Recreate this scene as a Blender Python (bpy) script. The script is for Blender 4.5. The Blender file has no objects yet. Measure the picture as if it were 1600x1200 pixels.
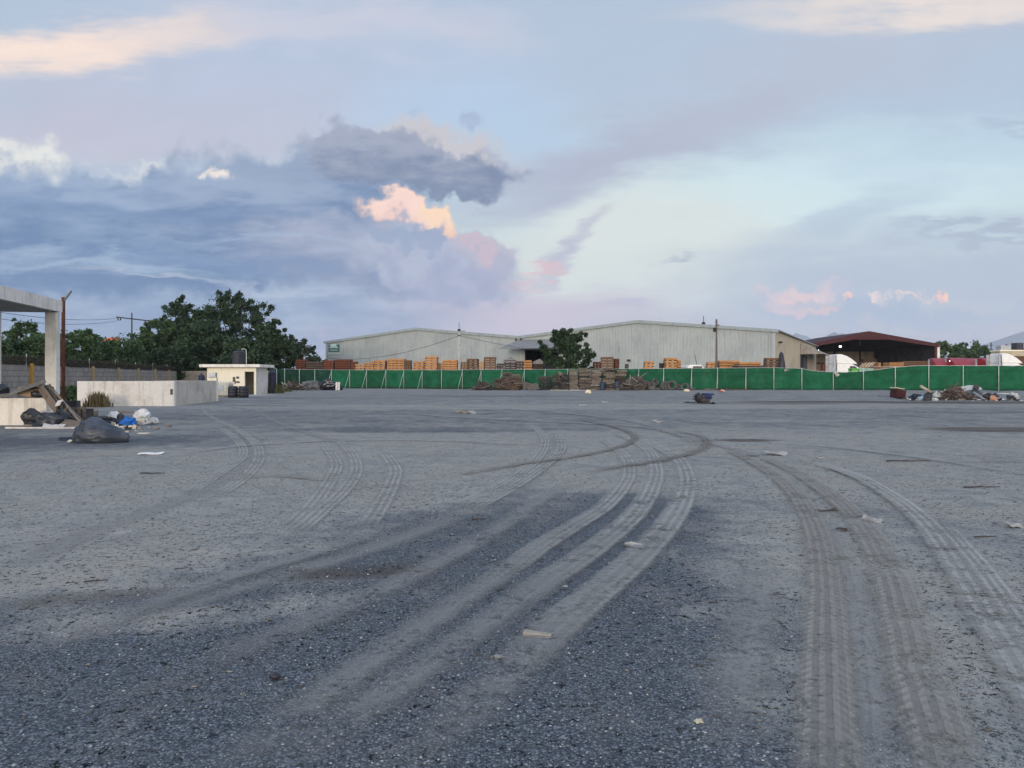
import bpy, bmesh, math, random
import numpy as np
from mathutils import Vector, Matrix, noise as mnoise
rnd = random.Random(7)
nrs = np.random.RandomState(11)
scene = bpy.context.scene
COL = scene.collection
F = 1202.0; HZ = 590.0; CAMH = 1.5

# ------------------------------------------------------------------ helpers: coordinates
def sstep(a, b, x):
    t = np.clip((x - a) / (b - a), 0, 1)
    return t * t * (3 - 2 * t)
def gz(x, y):                      # height of the yard: it rises a little towards the far right
    return float(0.2 * sstep(0.0, 45.0, x) * sstep(35.0, 80.0, y))
def at(px, py, Y):                 # photo pixel at depth Y -> world point
    return Vector(((px - 800) / F * Y, Y, CAMH + (HZ - py) / F * Y))
def gp(px, py):                    # photo pixel on the ground -> world point
    z = 0.0
    for _ in range(6):
        Y = (CAMH - z) * F / (py - HZ)
        x = (px - 800) / F * Y
        z = gz(x, Y)
    return Vector((x, Y, z))
def gat(px, Y):                    # ground point under pixel column px at depth Y
    x = (px - 800) / F * Y
    return Vector((x, Y, gz(x, Y)))

# ------------------------------------------------------------------ helpers: shader nodes
class S:                            # a node socket that understands arithmetic
    def __init__(s, t, o): s.t, s.o = t, o
    def _m(s, op, b, rev=False, c=None):
        n = s.t.nodes.new('ShaderNodeMath'); n.operation = op
        a_, b_ = (b, s) if rev else (s, b)
        for i, v in enumerate((a_, b_, c)):
            if v is None: continue
            if isinstance(v, S): s.t.links.new(v.o, n.inputs[i])
            else: n.inputs[i].default_value = v
        return S(s.t, n.outputs[0])
    def __add__(s, b): return s._m('ADD', b)
    __radd__ = __add__
    def __sub__(s, b): return s._m('SUBTRACT', b)
    def __rsub__(s, b): return s._m('SUBTRACT', b, True)
    def __mul__(s, b): return s._m('MULTIPLY', b)
    __rmul__ = __mul__
    def __truediv__(s, b): return s._m('DIVIDE', b)
    def max(s, b): return s._m('MAXIMUM', b)
    def min(s, b): return s._m('MINIMUM', b)
    def pow(s, b): return s._m('POWER', b)
    def sin(s): return s._m('SINE', None)
    def abs(s): return s._m('ABSOLUTE', None)
    def sqrt(s): return s._m('SQRT', None)
    def fract(s): return s._m('FRACT', None)
class NT:
    def __init__(s, tree): s.t = tree; tree.nodes.clear()
    def new(s, typ, **kw):
        n = s.t.nodes.new('ShaderNode' + typ)
        for k, v in kw.items(): setattr(n, k, v)
        return n
    def put(s, sock, v):
        if isinstance(v, S): s.t.links.new(v.o, sock)
        elif hasattr(v, 'is_linked') : s.t.links.new(v, sock)
        else:
            if isinstance(v, tuple) and len(v) == 3 and len(getattr(sock, 'default_value', (0,0,0))) == 4: v = v + (1,)
            sock.default_value = v
    def link(s, a, b): s.t.links.new(a.o if isinstance(a, S) else a, b)
    def ss(s, v, a, b):             # smoothstep
        n = s.new('MapRange', interpolation_type='SMOOTHSTEP')
        s.put(n.inputs[0], v); s.put(n.inputs[1], a); s.put(n.inputs[2], b); return S(s.t, n.outputs[0])
    def lin(s, v, a, b, c=0.0, d=1.0):
        n = s.new('MapRange')
        for i, q in enumerate((v, a, b, c, d)): s.put(n.inputs[i], q)
        return S(s.t, n.outputs[0])
    def mix(s, f, a, b, mode='MIX'):
        n = s.new('Mix', data_type='RGBA', blend_type=mode)
        s.put(n.inputs[0], f); s.put(n.inputs[6], a); s.put(n.inputs[7], b); return S(s.t, n.outputs[2])
    def comb(s, x, y, z):
        n = s.new('CombineXYZ')
        for i, v in enumerate((x, y, z)): s.put(n.inputs[i], v)
        return S(s.t, n.outputs[0])
    def sep(s, v):
        n = s.new('SeparateXYZ'); s.put(n.inputs[0], v); return [S(s.t, o) for o in n.outputs]
    def noise(s, vec, scale=1.0, detail=4.0, rough=0.5, dist=0.0, dim='3D'):
        n = s.new('TexNoise', noise_dimensions=dim); s.put(n.inputs['Vector'], vec)
        s.put(n.inputs['Scale'], scale); s.put(n.inputs['Detail'], detail); s.put(n.inputs['Roughness'], rough); s.put(n.inputs['Distortion'], dist)
        return S(s.t, n.outputs['Fac'])
    def voro(s, vec, scale=1.0, feature='F1', out='Distance', rand=1.0, smooth=None, dim='3D'):
        n = s.new('TexVoronoi', feature=feature, voronoi_dimensions=dim); s.put(n.inputs['Vector'], vec); s.put(n.inputs['Scale'], scale)
        s.put(n.inputs['Randomness'], rand)
        if smooth is not None: s.put(n.inputs['Smoothness'], smooth)
        return S(s.t, n.outputs[out])
    def scale(s, vec, sx, sy, sz):
        n = s.new('Mapping'); s.put(n.inputs[0], vec); n.inputs['Scale'].default_value = (sx, sy, sz); return S(s.t, n.outputs[0])
    def ramp(s, f, stops):
        n = s.new('ValToRGB'); s.put(n.inputs[0], f); e = n.color_ramp.elements
        e[0].position, e[0].color = stops[0][0], tuple(stops[0][1]) + (1,)
        e[1].position, e[1].color = stops[-1][0], tuple(stops[-1][1]) + (1,)
        for p, c in stops[1:-1]:
            k = e.new(p); k.color = tuple(c) + (1,)
        return S(s.t, n.outputs[0])
    def coord(s, which='Object'):
        n = s.new('TexCoord'); return S(s.t, n.outputs[which])
    def bump(s, h, strength, dist, normal=None):
        n = s.new('Bump'); s.put(n.inputs['Height'], h); n.inputs['Strength'].default_value = strength; n.inputs['Distance'].default_value = dist
        if normal is not None: s.put(n.inputs['Normal'], normal)
        return S(s.t, n.outputs[0])
    def bsdf(s, col, rough=0.8, normal=None, metal=0.0, spec=0.3):
        n = s.new('BsdfPrincipled'); s.put(n.inputs['Base Color'], col); s.put(n.inputs['Roughness'], rough)
        n.inputs['Metallic'].default_value = metal; n.inputs['Specular IOR Level'].default_value = spec
        if normal is not None: s.put(n.inputs['Normal'], normal)
        return n.outputs[0]
    def out(s, sh):
        n = s.new('OutputMaterial'); s.t.links.new(sh, n.inputs[0]); return n
def lin3(r, g, b):                   # 0-255 sRGB -> linear
    return tuple((c / 255 / 12.92) if c / 255 <= 0.04045 else ((c / 255 + 0.055) / 1.055) ** 2.4 for c in (r, g, b))

MATS = {}
def mat(name, col, col2=None, rough=0.8, var=0.25, scale=2.0, bump=0.0, bscale=25.0, bdist=0.01, metal=0.0, spec=0.25,
        stretch=(1, 1, 1), patch=(0.45, 0.65), rand=0.0, streak=0.0):
    """general worn-surface material: base colour, blotches of a second colour, fine grain, random tint per object"""
    if name in MATS: return MATS[name]
    m = bpy.data.materials.new(name); m.use_nodes = True; N = NT(m.node_tree)
    v = N.scale(N.coord('Object'), *stretch)
    oi = N.new('ObjectInfo'); r = S(m.node_tree, oi.outputs['Random'])
    x, y, z = N.sep(v)
    v = N.comb(x + r * 37.0, y + r * 11.0, z)
    n1 = N.noise(v, scale, 5, 0.6); n2 = N.noise(v, scale * 9, 3, 0.6)
    c = N.mix(N.ss(n1, *patch), tuple(col), tuple(col2 if col2 else [k * 0.7 for k in col]))
    g = 1.0 + (n2 - 0.5) * (2 * var)
    if streak: g = g * (1.0 - streak * N.ss(N.noise(N.scale(v, 3.0, 3.0, 0.25), 1.6, 4, 0.6), 0.5, 0.75))
    if rand: g = g * (1.0 + (r - 0.5) * (2 * rand))
    c = N.mix(1.0, c, N.comb(g, g, g), 'MULTIPLY')
    nrm = N.bump(N.noise(v, bscale, 4, 0.6), bump, bdist) if bump else None
    N.out(N.bsdf(c, rough, nrm, metal, spec)); MATS[name] = m; return m

# ------------------------------------------------------------------ helpers: meshes
class MB:
    def __init__(s): s.v = []; s.f = []; s.mi = []; s.cur = 0
    def add(s, vs, fs):
        o = len(s.v); s.v += [tuple(p) for p in vs]; s.f += [tuple(i + o for i in f) for f in fs]; s.mi += [s.cur] * len(fs); return s
    def box(s, c, d, rot=None):
        hx, hy, hz = d[0] / 2, d[1] / 2, d[2] / 2
        P = [Vector((sx * hx, sy * hy, sz * hz)) for sz in (-1, 1) for sy in (-1, 1) for sx in (-1, 1)]
        if rot is not None: P = [rot @ p for p in P]
        P = [p + Vector(c) for p in P]
        return s.add(P, [(0, 2, 3, 1), (4, 5, 7, 6), (0, 1, 5, 4), (2, 6, 7, 3), (0, 4, 6, 2), (1, 3, 7, 5)])
    def bb(s, x0, x1, y0, y1, z0, z1): return s.box(((x0 + x1) / 2, (y0 + y1) / 2, (z0 + z1) / 2), (x1 - x0, y1 - y0, z1 - z0))
    def bar(s, a, b, w, h=None, roll=0.0):
        a, b = Vector(a), Vector(b); d = b - a; L = d.length
        if L < 1e-6: return s
        q = d.to_track_quat('X', 'Z').to_matrix() @ Matrix.Rotation(roll, 3, 'X')
        return s.box((a + b) / 2, (L, w, h or w), q)
    def tube(s, pts, r, n=8, r2=None, cap=True):
        pts = [Vector(p) for p in pts]; k = len(pts); vs = []; fs = []
        for i, p in enumerate(pts):
            d = (pts[min(i + 1, k - 1)] - pts[max(i - 1, 0)]); q = d.to_track_quat('Z', 'Y').to_matrix()
            rr = r if r2 is None else r + (r2 - r) * i / (k - 1)
            for j in range(n):
                a = 2 * math.pi * j / n; vs.append(p + q @ Vector((math.cos(a) * rr, math.sin(a) * rr, 0)))
        for i in range(k - 1):
            for j in range(n):
                fs.append((i * n + j, i * n + (j + 1) % n, (i + 1) * n + (j + 1) % n, (i + 1) * n + j))
        if cap: fs += [tuple(range(n))[::-1], tuple(range((k - 1) * n, k * n))]
        return s.add(vs, fs)
    def lathe(s, prof, n=20, c=(0, 0, 0), rot=None, closed=False):   # prof of (r, z) about local z
        vs = []; fs = []; k = len(prof); c = Vector(c)
        for r, z in prof:
            for j in range(n):
                a = 2 * math.pi * j / n; p = Vector((r * math.cos(a), r * math.sin(a), z)); vs.append((rot @ p if rot is not None else p) + c)
        for i in range(k if closed else k - 1):
            for j in range(n):
                fs.append((i * n + j, i * n + (j + 1) % n, ((i + 1) % k) * n + (j + 1) % n, ((i + 1) % k) * n + j))
        return s.add(vs, fs)
    def prism(s, poly, ax, t0, t1):      # poly of 2-D points extruded along axis 'x','y' or 'z'
        def mk(p, t): return {'x': (t, p[0], p[1]), 'y': (p[0], t, p[1]), 'z': (p[0], p[1], t)}[ax]
        n = len(poly); vs = [mk(p, t0) for p in poly] + [mk(p, t1) for p in poly]
        fs = [tuple(range(n))[::-1], tuple(range(n, 2 * n))] + [(i, (i + 1) % n, n + (i + 1) % n, n + i) for i in range(n)]
        return s.add(vs, fs)
    def blob(s, c, d, seed=0, amp=0.25, freq=1.6, sub=3, flat=True, crease=0.0):
        bm = bmesh.new(); bmesh.ops.create_icosphere(bm, subdivisions=sub, radius=1.0)
        vs = []
        for v in bm.verts:
            p = v.co; o = Vector((seed * 3.7, seed * 1.3, -seed))
            k = 1 + amp * mnoise.fractal(p * freq + o, 0.9, 2.0, 4)
            if crease: k -= crease * abs(mnoise.noise(p * freq * 2.2 + o)) ** 0.6
            q = Vector((p.x * k, p.y * k, p.z * k))
            if flat: q.z = max(q.z, -0.55)
            vs.append((c[0] + q.x * d[0] / 2, c[1] + q.y * d[1] / 2, c[2] + q.z * d[2] / 2))
        bm.verts.index_update(); fs = [tuple(v.index for v in f.verts) for f in bm.faces]; bm.free()
        return s.add(vs, fs)
    def sheet(s, c, w, d, t, rot=None, seed=0, amp=0.05, n=6, bend=0.0):     # crumpled plate with thickness
        vs = []; fs = []; m = n + 1; c = Vector(c)
        for k in (1, 0):
            for i in range(m):
                for j in range(m):
                    x, y = i / n - .5, j / n - .5
                    z = amp * mnoise.noise(Vector((x * 3 + seed, y * 3, seed * 1.7))) + bend * x * x + (t if k else 0)
                    p = Vector((x * w, y * d, z)); vs.append((rot @ p if rot is not None else p) + c)
        o = m * m
        for i in range(n):
            for j in range(n):
                a = i * m + j; q = (a, a + m, a + m + 1, a + 1); fs.append(q); fs.append(tuple(o + k for k in q[::-1]))
        edge = [(i, 0) for i in range(m)] + [(n, j) for j in range(1, m)] + [(i, n) for i in range(n - 1, -1, -1)] + [(0, j) for j in range(n - 1, 0, -1)]
        for a, b in zip(edge, edge[1:] + edge[:1]):
            ia, ib = a[0] * m + a[1], b[0] * m + b[1]; fs.append((ib, ia, o + ia, o + ib))
        return s.add(vs, fs)
    def mesh(s, name, mats, smooth=False):
        me = bpy.data.meshes.new(name); me.from_pydata(s.v, [], s.f); me.validate(verbose=False)
        for m in (mats if isinstance(mats, (list, tuple)) else [mats]): me.materials.append(m)
        if len(s.mi) == len(me.polygons) and any(s.mi): me.polygons.foreach_set('material_index', s.mi)
        if smooth: me.polygons.foreach_set('use_smooth', [True] * len(me.polygons))
        me.update(); return me
    def build(s, name, mats, parent=None, smooth=False, bevel=0.0, loc=None, rz=None, label=None, cat=None, group=None, kind=None):
        o = bpy.data.objects.new(name, s.mesh(name, mats, smooth)); COL.objects.link(o)
        if parent is not None: o.parent = parent
        if loc is not None: o.location = loc
        if rz is not None: o.rotation_euler.z = rz
        if bevel:
            b = o.modifiers.new('bevel', 'BEVEL'); b.width = bevel; b.segments = 2; b.limit_method = 'ANGLE'
        return tag(o, label, cat, group, kind)
def tag(o, label=None, cat=None, group=None, kind=None):
    if label: o['label'] = label
    if cat: o['category'] = cat
    if group: o['group'] = group
    if kind: o['kind'] = kind
    return o
def empty(name, loc, label, cat, group=None, rz=0.0):
    o = bpy.data.objects.new(name, None); COL.objects.link(o); o.location = loc; o.rotation_euler = (0, 0, rz); o.empty_display_size = 0.2
    return tag(o, label, cat, group)
def put(name, me, loc, rot=(0, 0, 0), sc=(1, 1, 1), label=None, cat=None, group=None):   # a copy sharing mesh data
    o = bpy.data.objects.new(name, me); COL.objects.link(o); o.location = loc; o.rotation_euler = rot; o.scale = sc
    return tag(o, label, cat, group)
def dup(o, parent=None):                # a thing with copies of its parts and sub-parts
    c = o.copy(); COL.objects.link(c)
    if parent is not None: c.parent = parent
    for ch in [k for k in o.children]: dup(ch, c)
    return c
def npmesh(name, V, Fq, mat_):          # numpy verts (n,3), faces (m,k)
    me = bpy.data.meshes.new(name); k = Fq.shape[1]
    me.vertices.add(len(V)); me.vertices.foreach_set('co', V.astype(np.float32).ravel())
    me.loops.add(Fq.size); me.loops.foreach_set('vertex_index', Fq.astype(np.int32).ravel())
    me.polygons.add(len(Fq)); me.polygons.foreach_set('loop_start', np.arange(0, Fq.size, k, dtype=np.int32))
    me.update(calc_edges=True); me.validate(); me.materials.append(mat_); return me

# ------------------------------------------------------------------ camera
cam = bpy.data.cameras.new('camera'); co = bpy.data.objects.new('camera', cam); COL.objects.link(co)
cam.sensor_width = 36; cam.lens = 36 * F / 1600; cam.shift_y = -10 / 1600
co.location = (0, 0, CAMH); co.rotation_euler = (math.radians(90), 0, 0); cam.clip_start = 0.05; cam.clip_end = 20000
scene.camera = co
scene.view_settings.view_transform = 'Standard'; scene.view_settings.look = 'None'
scene.view_settings.exposure = 0; scene.view_settings.gamma = 1; scene.view_settings.use_curve_mapping = False
try:
    scene.cycles.use_denoising = True; scene.cycles.max_bounces = 6; scene.cycles.diffuse_bounces = 2; scene.cycles.volume_bounces = 1; scene.cycles.transparent_max_bounces = 24
except Exception: pass

# ------------------------------------------------------------------ sky: dusk, clouds by direction, Nishita between and behind
SUN_EL, SUN_AZ = math.radians(7.0), math.radians(196.0)      # azimuth from +Y clockwise: low, behind the camera and a little left
def make_world():
    w = bpy.data.worlds.new('World'); scene.world = w; w.use_nodes = True; N = NT(w.node_tree); t = w.node_tree
    d = N.coord('Generated'); x, y, z = N.sep(d)
    ya = y.abs().max(0.06)
    P = (x / ya) * 12.02 + 8.0; Q = 5.9 - (z / ya) * 12.02        # hundredths: world-direction chart about +Y
    P = P.max(-30.0).min(40.0); Q = Q.max(-40.0)
    base = N.comb(P, Q, 0.0)
    NZ = lambda v, sc, de, ro: N.noise(v, sc, de, ro, 0.0, '2D')
    w1 = NZ(base, 0.9, 7, 0.6); w2 = NZ(N.comb(P + 31.0, Q + 17.0, 0.0), 0.9, 7, 0.6)
    v1 = N.voro(N.comb(P + w1 * 0.6, Q * 1.15 + w2 * 0.6, 0.0), 2.2, 'SMOOTH_F1', smooth=0.35, dim='2D')
    v2 = N.voro(N.comb(P + w2 * 0.3, Q * 1.15, 3.0), 5.5, 'F1', dim='2D')
    puff = v1 * 0.42 + v2 * 0.16 - 0.2                              # round billows
    w3 = NZ(N.comb(P + 13.0, Q + 57.0, 0.0), 3.6, 5, 0.62)
    # warped charts: A fluffy cumulus, B soft streaked layers
    Pa = P + (w1 - 0.5) * 1.25 + (w3 - 0.5) * 0.30; Qa = Q + (w2 - 0.5) * 1.05 + puff * 0.5 + (w3 - 0.5) * 0.26
    s1 = NZ(N.comb(P * 0.35 + 50.0, Q + P * 0.12, 0.0), 0.8, 5, 0.55); s2 = NZ(N.comb(P * 0.30, Q * 1.3 + 70.0, 0.0), 1.3, 5, 0.6)
    Pb = P + (s1 - 0.5) * 3.2; Qb = Q + (s2 - 0.5) * 1.3
    def ell(p, q, cx, cy, rx, ry, rot=0.0, a=1.35, b=0.65):
        c, s_ = math.cos(math.radians(rot)), math.sin(math.radians(rot))
        dx, dy = p - cx, q - cy
        ux = (dx * c + dy * s_) * (1 / rx); uy = (dy * c - dx * s_) * (1 / ry)
        return N.ss((ux * ux + uy * uy).sqrt(), a, b)
    L = lambda *c: lin3(*c)
    f = N.lin(Q, -6.0, 6.0)
    q = lambda v: (v + 6.0) / 12.0
    col = N.ramp(f, [(0.0, L(150, 172, 214)), (q(-1.5), L(176, 192, 224)), (q(0.2), L(184, 200, 229)), (q(1.6), L(184, 203, 232)),
                     (q(2.8), L(192, 214, 235)), (q(4.0), L(206, 219, 230)), (q(4.7), L(196, 203, 224)), (q(5.3), L(183, 190, 219)), (q(5.9), L(176, 188, 216)), (1.0, L(172, 184, 212))])
    # Nishita daylight mixed through the open parts
    sk = N.new('TexSky', sky_type='NISHITA', sun_disc=False); sk.sun_elevation = SUN_EL; sk.sun_rotation = SUN_AZ; sk.air_density = 1.2; sk.dust_density = 2.0
    nis = N.mix(1.0, S(t, sk.outputs[0]), (0.09, 0.09, 0.09), 'MULTIPLY')
    col = N.mix(0.12, col, nis)
    put_ = lambda m, c, k=1.0: N.mix(m * k, col, L(*c))
    # high layer
    col = put_(ell(Pb, Qb, 2.2, 2.0, 4.2, 0.95, -3, 1.6, 0.2), (196, 190, 214), 0.75)
    col = put_(ell(Pb, Qb, 5.0, 0.9, 3.5, 1.2, 0, 1.6, 0.2), (182, 196, 228), 0.5)
    col = put_(ell(Pb, Qb, 7.2, 2.0, 1.6, 0.9, 0, 1.6, 0.2), (176, 204, 238), 0.6)
    col = put_(ell(Pb, Qb, 12.6, 3.1, 4.6, 0.85, -6, 1.5, 0.15), (210, 232, 243), 0.9)
    col = put_(ell(Pb, Qb, 9.9, 3.7, 2.4, 0.9, -4, 1.6, 0.2), (221, 226, 228), 0.9)
    col = put_(ell(Pb, Qb, 9.9, 2.25, 3.4, 0.50, -20, 1.45, 0.2), (172, 176, 206), 0.95)
    col = put_(ell(Pb, Qb, 12.5, 1.2, 4.5, 0.75, -18, 1.6, 0.2), (184, 192, 216), 0.7)
    col = put_(ell(Pb, Qb, 15.0, 2.35, 2.0, 0.5, -8, 1.6, 0.2), (184, 208, 232), 0.6)
    col = put_(ell(Pb, Qb, 1.0, 0.75, 2.7, 0.36, -5, 1.6, 0.15), (253, 226, 216), 0.95)
    col = put_(ell(Pb, Qb, 5.6, 0.35, 2.6, 0.35, 4, 1.7, 0.1), (212, 208, 226), 0.6)
    col = put_(ell(Pb, Qb, 14.6, 0.02, 2.9, 0.34, -3, 1.6, 0.1), (240, 224, 220), 0.9)
    col = put_(ell(Pb, Qb, 10.8, 4.15, 3.0, 0.55, -3, 1.6, 0.2), (216, 224, 228), 0.75)
    # right low grey-blue bank and dark slivers
    col = put_(ell(Pb, Qb, 14.6, 4.25, 4.0, 0.75, -4, 1.5, 0.3), (176, 190, 217), 0.85)
    col = put_(ell(Pb, Qb, 13.2, 3.35, 1.1, 0.32, -18, 1.5, 0.3), (172, 188, 216), 0.6)
    col = put_(ell(Pb, Qb, 15.2, 3.62, 0.9, 0.07, 3, 1.6, 0.3), (160, 174, 204), 0.55)
    col = put_(ell(Pb, Qb, 15.75, 2.0, 0.5, 0.10, 2, 1.6, 0.3), (166, 180, 210), 0.6)
    col = put_(ell(Pb, Qb, 10.5, 4.12, 0.35, 0.05, -4, 1.6, 0.3), (172, 182, 205), 0.7)
    col = put_(ell(Pb, Qb, 8.9, 3.85, 0.9, 0.16, -34, 1.6, 0.3), (182, 184, 212), 0.8)
    col = put_(ell(Pb, Qb, 9.3, 4.85, 0.7, 0.12, -3, 1.6, 0.3), (170, 184, 214), 0.8)
    # pink haze towards the horizon
    col = put_(ell(Pb, Qb, 6.6, 4.95, 3.2, 0.40, -2, 1.7, 0.2), (206, 192, 217), 0.85)
    col = put_(ell(Pb, Qb, 8.5, 4.10, 0.45, 0.06, -4, 1.7, 0.2), (238, 186, 194), 0.5)
    col = put_(ell(Pb, Qb, 7.7, 4.38, 0.6, 0.08, -8, 1.7, 0.2), (236, 184, 200), 0.55)
    # white tops behind the dark bank
    shade = N.ss(NZ(N.comb(P + 90.0, Q, 0.0), 2.4, 6, 0.6), 0.30, 0.72)
    def cumul(cx, cy, rx, ry, lit, sh, rot=0.0, k=1.0, split=0.35, sharp=(1.12, 0.86)):
        nonlocal col
        m = ell(Pa, Qa, cx, cy, rx, ry, rot, *sharp)
        top = N.ss((Qa - cy) * (1 / ry) + (shade - 0.5) * 1.3, split + 0.7, split - 0.7)
        c = N.mix(top, L(*sh), L(*lit)); col = N.mix(m * k, col, c)
    cumul(0.35, 2.74, 0.75, 0.42, (232, 231, 232), (188, 198, 218), 0, .97, .3, (1.3, .68))
    cumul(2.0, 2.80, 0.95, 0.22, (226, 227, 234), (176, 190, 214), 0, .95, .3, (1.4, .6))
    cumul(3.9, 2.77, 0.9, 0.2, (208, 212, 228), (172, 186, 212), 0, .85, .2, (1.5, .45))
    cumul(6.9, 2.45, 1.15, 0.48, (202, 198, 210), (156, 165, 196), 14, 1.0, .25, (1.3, .7))
    # the dark bank: long low body, raised right lobe, right head
    tex = NZ(N.comb(P * 0.5, Q * 1.9 + 110.0, 0.0), 1.2, 6, 0.6)
    def bank(cx, cy, rx, ry, rot, dark, pale, k=0.97, sharp=(1.15, 0.80)):
        nonlocal col
        m = ell(Pa, Qa, cx, cy, rx, ry, rot, *sharp)
        g = N.ss((Qa - cy) * (1 / ry) * 0.55 + (tex - 0.5) * 2.6, -0.55, 0.5)
        c = N.mix(g, L(*pale), L(*dark)); col = N.mix(m * k, col, c)
    bank(2.2, 4.75, 4.9, 0.85, 2, (124, 151, 195), (160, 179, 211), 0.95, (1.35, 0.6))
    bank(1.4, 3.65, 4.9, 0.98, 1, (94, 128, 177), (136, 160, 199))
    bank(4.6, 3.35, 2.4, 1.0, 8, (100, 131, 178), (142, 161, 197))
    bank(6.35, 2.58, 1.75, 0.44, 8, (122, 138, 174), (160, 168, 195))
    bank(5.9, 4.05, 2.1, 0.62, 6, (130, 148, 188), (166, 174, 204), 0.95, (1.3, 0.7))
    for (cx, cy, rx, ry, c, k) in ((1.2, 4.22, 2.2, .10, (160, 184, 216), .7), (4.2, 3.78, 1.6, .07, (158, 180, 214), .6), (2.6, 3.30, 2.8, .14, (110, 140, 188), .6), (3.5, 4.12, 2.6, .10, (112, 142, 192), .55), (0.4, 3.95, .8, .12, (164, 186, 216), .6), (2.4, 4.42, 1.4, .05, (186, 196, 220), .6), (4.6, 4.55, 1.3, .06, (180, 192, 220), .55), (3.0, 2.98, 2.6, .16, (160, 178, 212), .55)):
        col = put_(ell(Pb, Qb, cx, cy, rx, ry, 2, 1.7, .1), c, k)
    cumul(3.2, 2.68, 0.22, 0.14, (248, 232, 228), (200, 206, 222), 0, .92, .3, (1.45, .5))
    # sunlit peach head in front of a lilac head
    cumul(6.42, 3.40, 0.74, 0.24, (255, 216, 206), (240, 198, 196), 14, .97, 0.4, (1.3, 0.75))
    cumul(6.98, 3.56, 0.42, 0.25, (255, 216, 188), (246, 200, 184), 34, .97, 0.4, (1.3, 0.75))
    cumul(6.75, 4.18, 1.35, 0.46, (176, 184, 212), (160, 168, 204), 12, 0.92, 0.2, (1.3, 0.75)); cumul(7.6, 4.05, .5, .3, (190, 184, 208), (168, 172, 206), 10, 0.8, 0.2, (1.25, 0.8))
    cumul(6.74, 3.84, 0.34, 0.15, (150, 166, 202), (156, 168, 204), 0, 0.9, .35, (1.2, .8)); cumul(6.1, 3.82, 0.5, 0.14, (146, 164, 202), (150, 166, 202), 10, 0.85, .35, (1.3, .7))
    cumul(7.55, 3.95, 0.22, 0.2, (206, 184, 204), (178, 178, 206), 0, 0.8)
    # small pink cumulus low on the right
    for a in ((12.2, 4.56, 0.34, 0.16, (222, 202, 216), (186, 190, 218), 0, .75, .3, (1.5, .35)), (12.45, 4.50, 0.22, 0.13, (234, 204, 212), (196, 192, 216), 0, .7, .4, (1.4, .4)), (12.75, 4.54, 0.26, 0.14, (226, 204, 216), (188, 192, 218), 0, .75, .3, (1.5, .35)), (13.0, 4.58, 0.22, 0.09, (206, 196, 218), (186, 192, 218), 0, .6, .3, (1.5, .35)),
              (12.35, 4.80, 0.26, 0.12, (226, 200, 214), (184, 190, 218), 0, .7, .3, (1.5, .35)), (12.75, 4.81, 0.24, 0.10, (236, 200, 208), (186, 190, 218), 0, .75, .3, (1.5, .35)), (13.24, 4.78, 0.11, 0.075, (252, 204, 198), (226, 190, 204), 0, .95, .5, (1.4, .45)),
              (13.78, 4.72, 0.12, 0.06, (238, 218, 222), (190, 198, 222), 0, .85, .3, (1.5, .4)), (14.02, 4.75, 0.16, 0.04, (216, 208, 222), (184, 194, 220), 0, .7, .3, (1.5, .4)), (14.2, 4.71, 0.11, 0.06, (238, 216, 220), (190, 196, 220), 0, .85, .3, (1.5, .4)),
              (14.5, 4.66, 0.2, 0.05, (222, 206, 218), (186, 194, 220), 0, .7, .3, (1.5, .4)), (14.71, 4.63, 0.10, 0.085, (253, 202, 194), (226, 190, 204), 0, .95, .5, (1.4, .45)),
              (7.3, 1.87, 0.16, 0.09, (160, 178, 214), (164, 178, 212), 0, 0.75, .35, (1.7, .3)), (6.55, 1.82, 0.12, 0.06, (172, 186, 218), (172, 184, 216), 0, 0.5, .35, (1.7, .3)), (7.6, 3.3, 0.16, 0.05, (180, 190, 212), (176, 186, 210), 30, 0.7, .35, (1.7, .3)), (7.9, 3.42, 0.2, 0.05, (186, 194, 214), (178, 188, 212), 25, 0.6, .35, (1.7, .3)),
              (14.2, 4.98, 1.8, 0.16, (160, 180, 215), (160, 180, 214), 2, 0.65, .35, (1.7, .3))):
        cumul(*a)
    mt = 0.965 + 0.07 * NZ(N.comb(P * 0.6, Q * 1.6 + P * 0.15 + 40.0, 0.0), 1.7, 7, 0.62); col = N.mix(1.0, col, N.comb(mt, mt, mt), 'MULTIPLY')
    gr = N.new('HueSaturation'); N.link(col, gr.inputs['Color']); gr.inputs['Saturation'].default_value = 0.90; col = N.mix(1.0, S(t, gr.outputs[0]), (0.985, 1.01, 0.975), 'MULTIPLY')
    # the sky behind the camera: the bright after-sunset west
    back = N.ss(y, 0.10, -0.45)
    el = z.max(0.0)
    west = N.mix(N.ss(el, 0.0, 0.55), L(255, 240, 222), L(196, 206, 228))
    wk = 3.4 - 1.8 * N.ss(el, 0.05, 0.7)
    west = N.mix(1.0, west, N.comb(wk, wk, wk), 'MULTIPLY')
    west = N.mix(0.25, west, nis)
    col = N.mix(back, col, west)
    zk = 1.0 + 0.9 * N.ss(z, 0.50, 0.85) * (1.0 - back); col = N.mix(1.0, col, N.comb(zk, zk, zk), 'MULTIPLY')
    col = N.mix(N.ss(z, -0.02, -0.10), col, L(100, 105, 112))
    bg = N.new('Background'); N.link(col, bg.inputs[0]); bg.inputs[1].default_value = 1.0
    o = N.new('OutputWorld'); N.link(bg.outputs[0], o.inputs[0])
    try: w.cycles.sampling_method = 'MANUAL'; w.cycles.sample_map_resolution = 512
    except Exception: pass
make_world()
sun = bpy.data.lights.new('sun', 'SUN'); so = bpy.data.objects.new('sun', sun); COL.objects.link(so)
sun.energy = 1.6; sun.angle = math.radians(14); sun.color = (1.0, 0.86, 0.72)
sd = Vector((math.sin(SUN_AZ) * math.cos(SUN_EL), math.cos(SUN_AZ) * math.cos(SUN_EL), math.sin(SUN_EL)))
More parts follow.
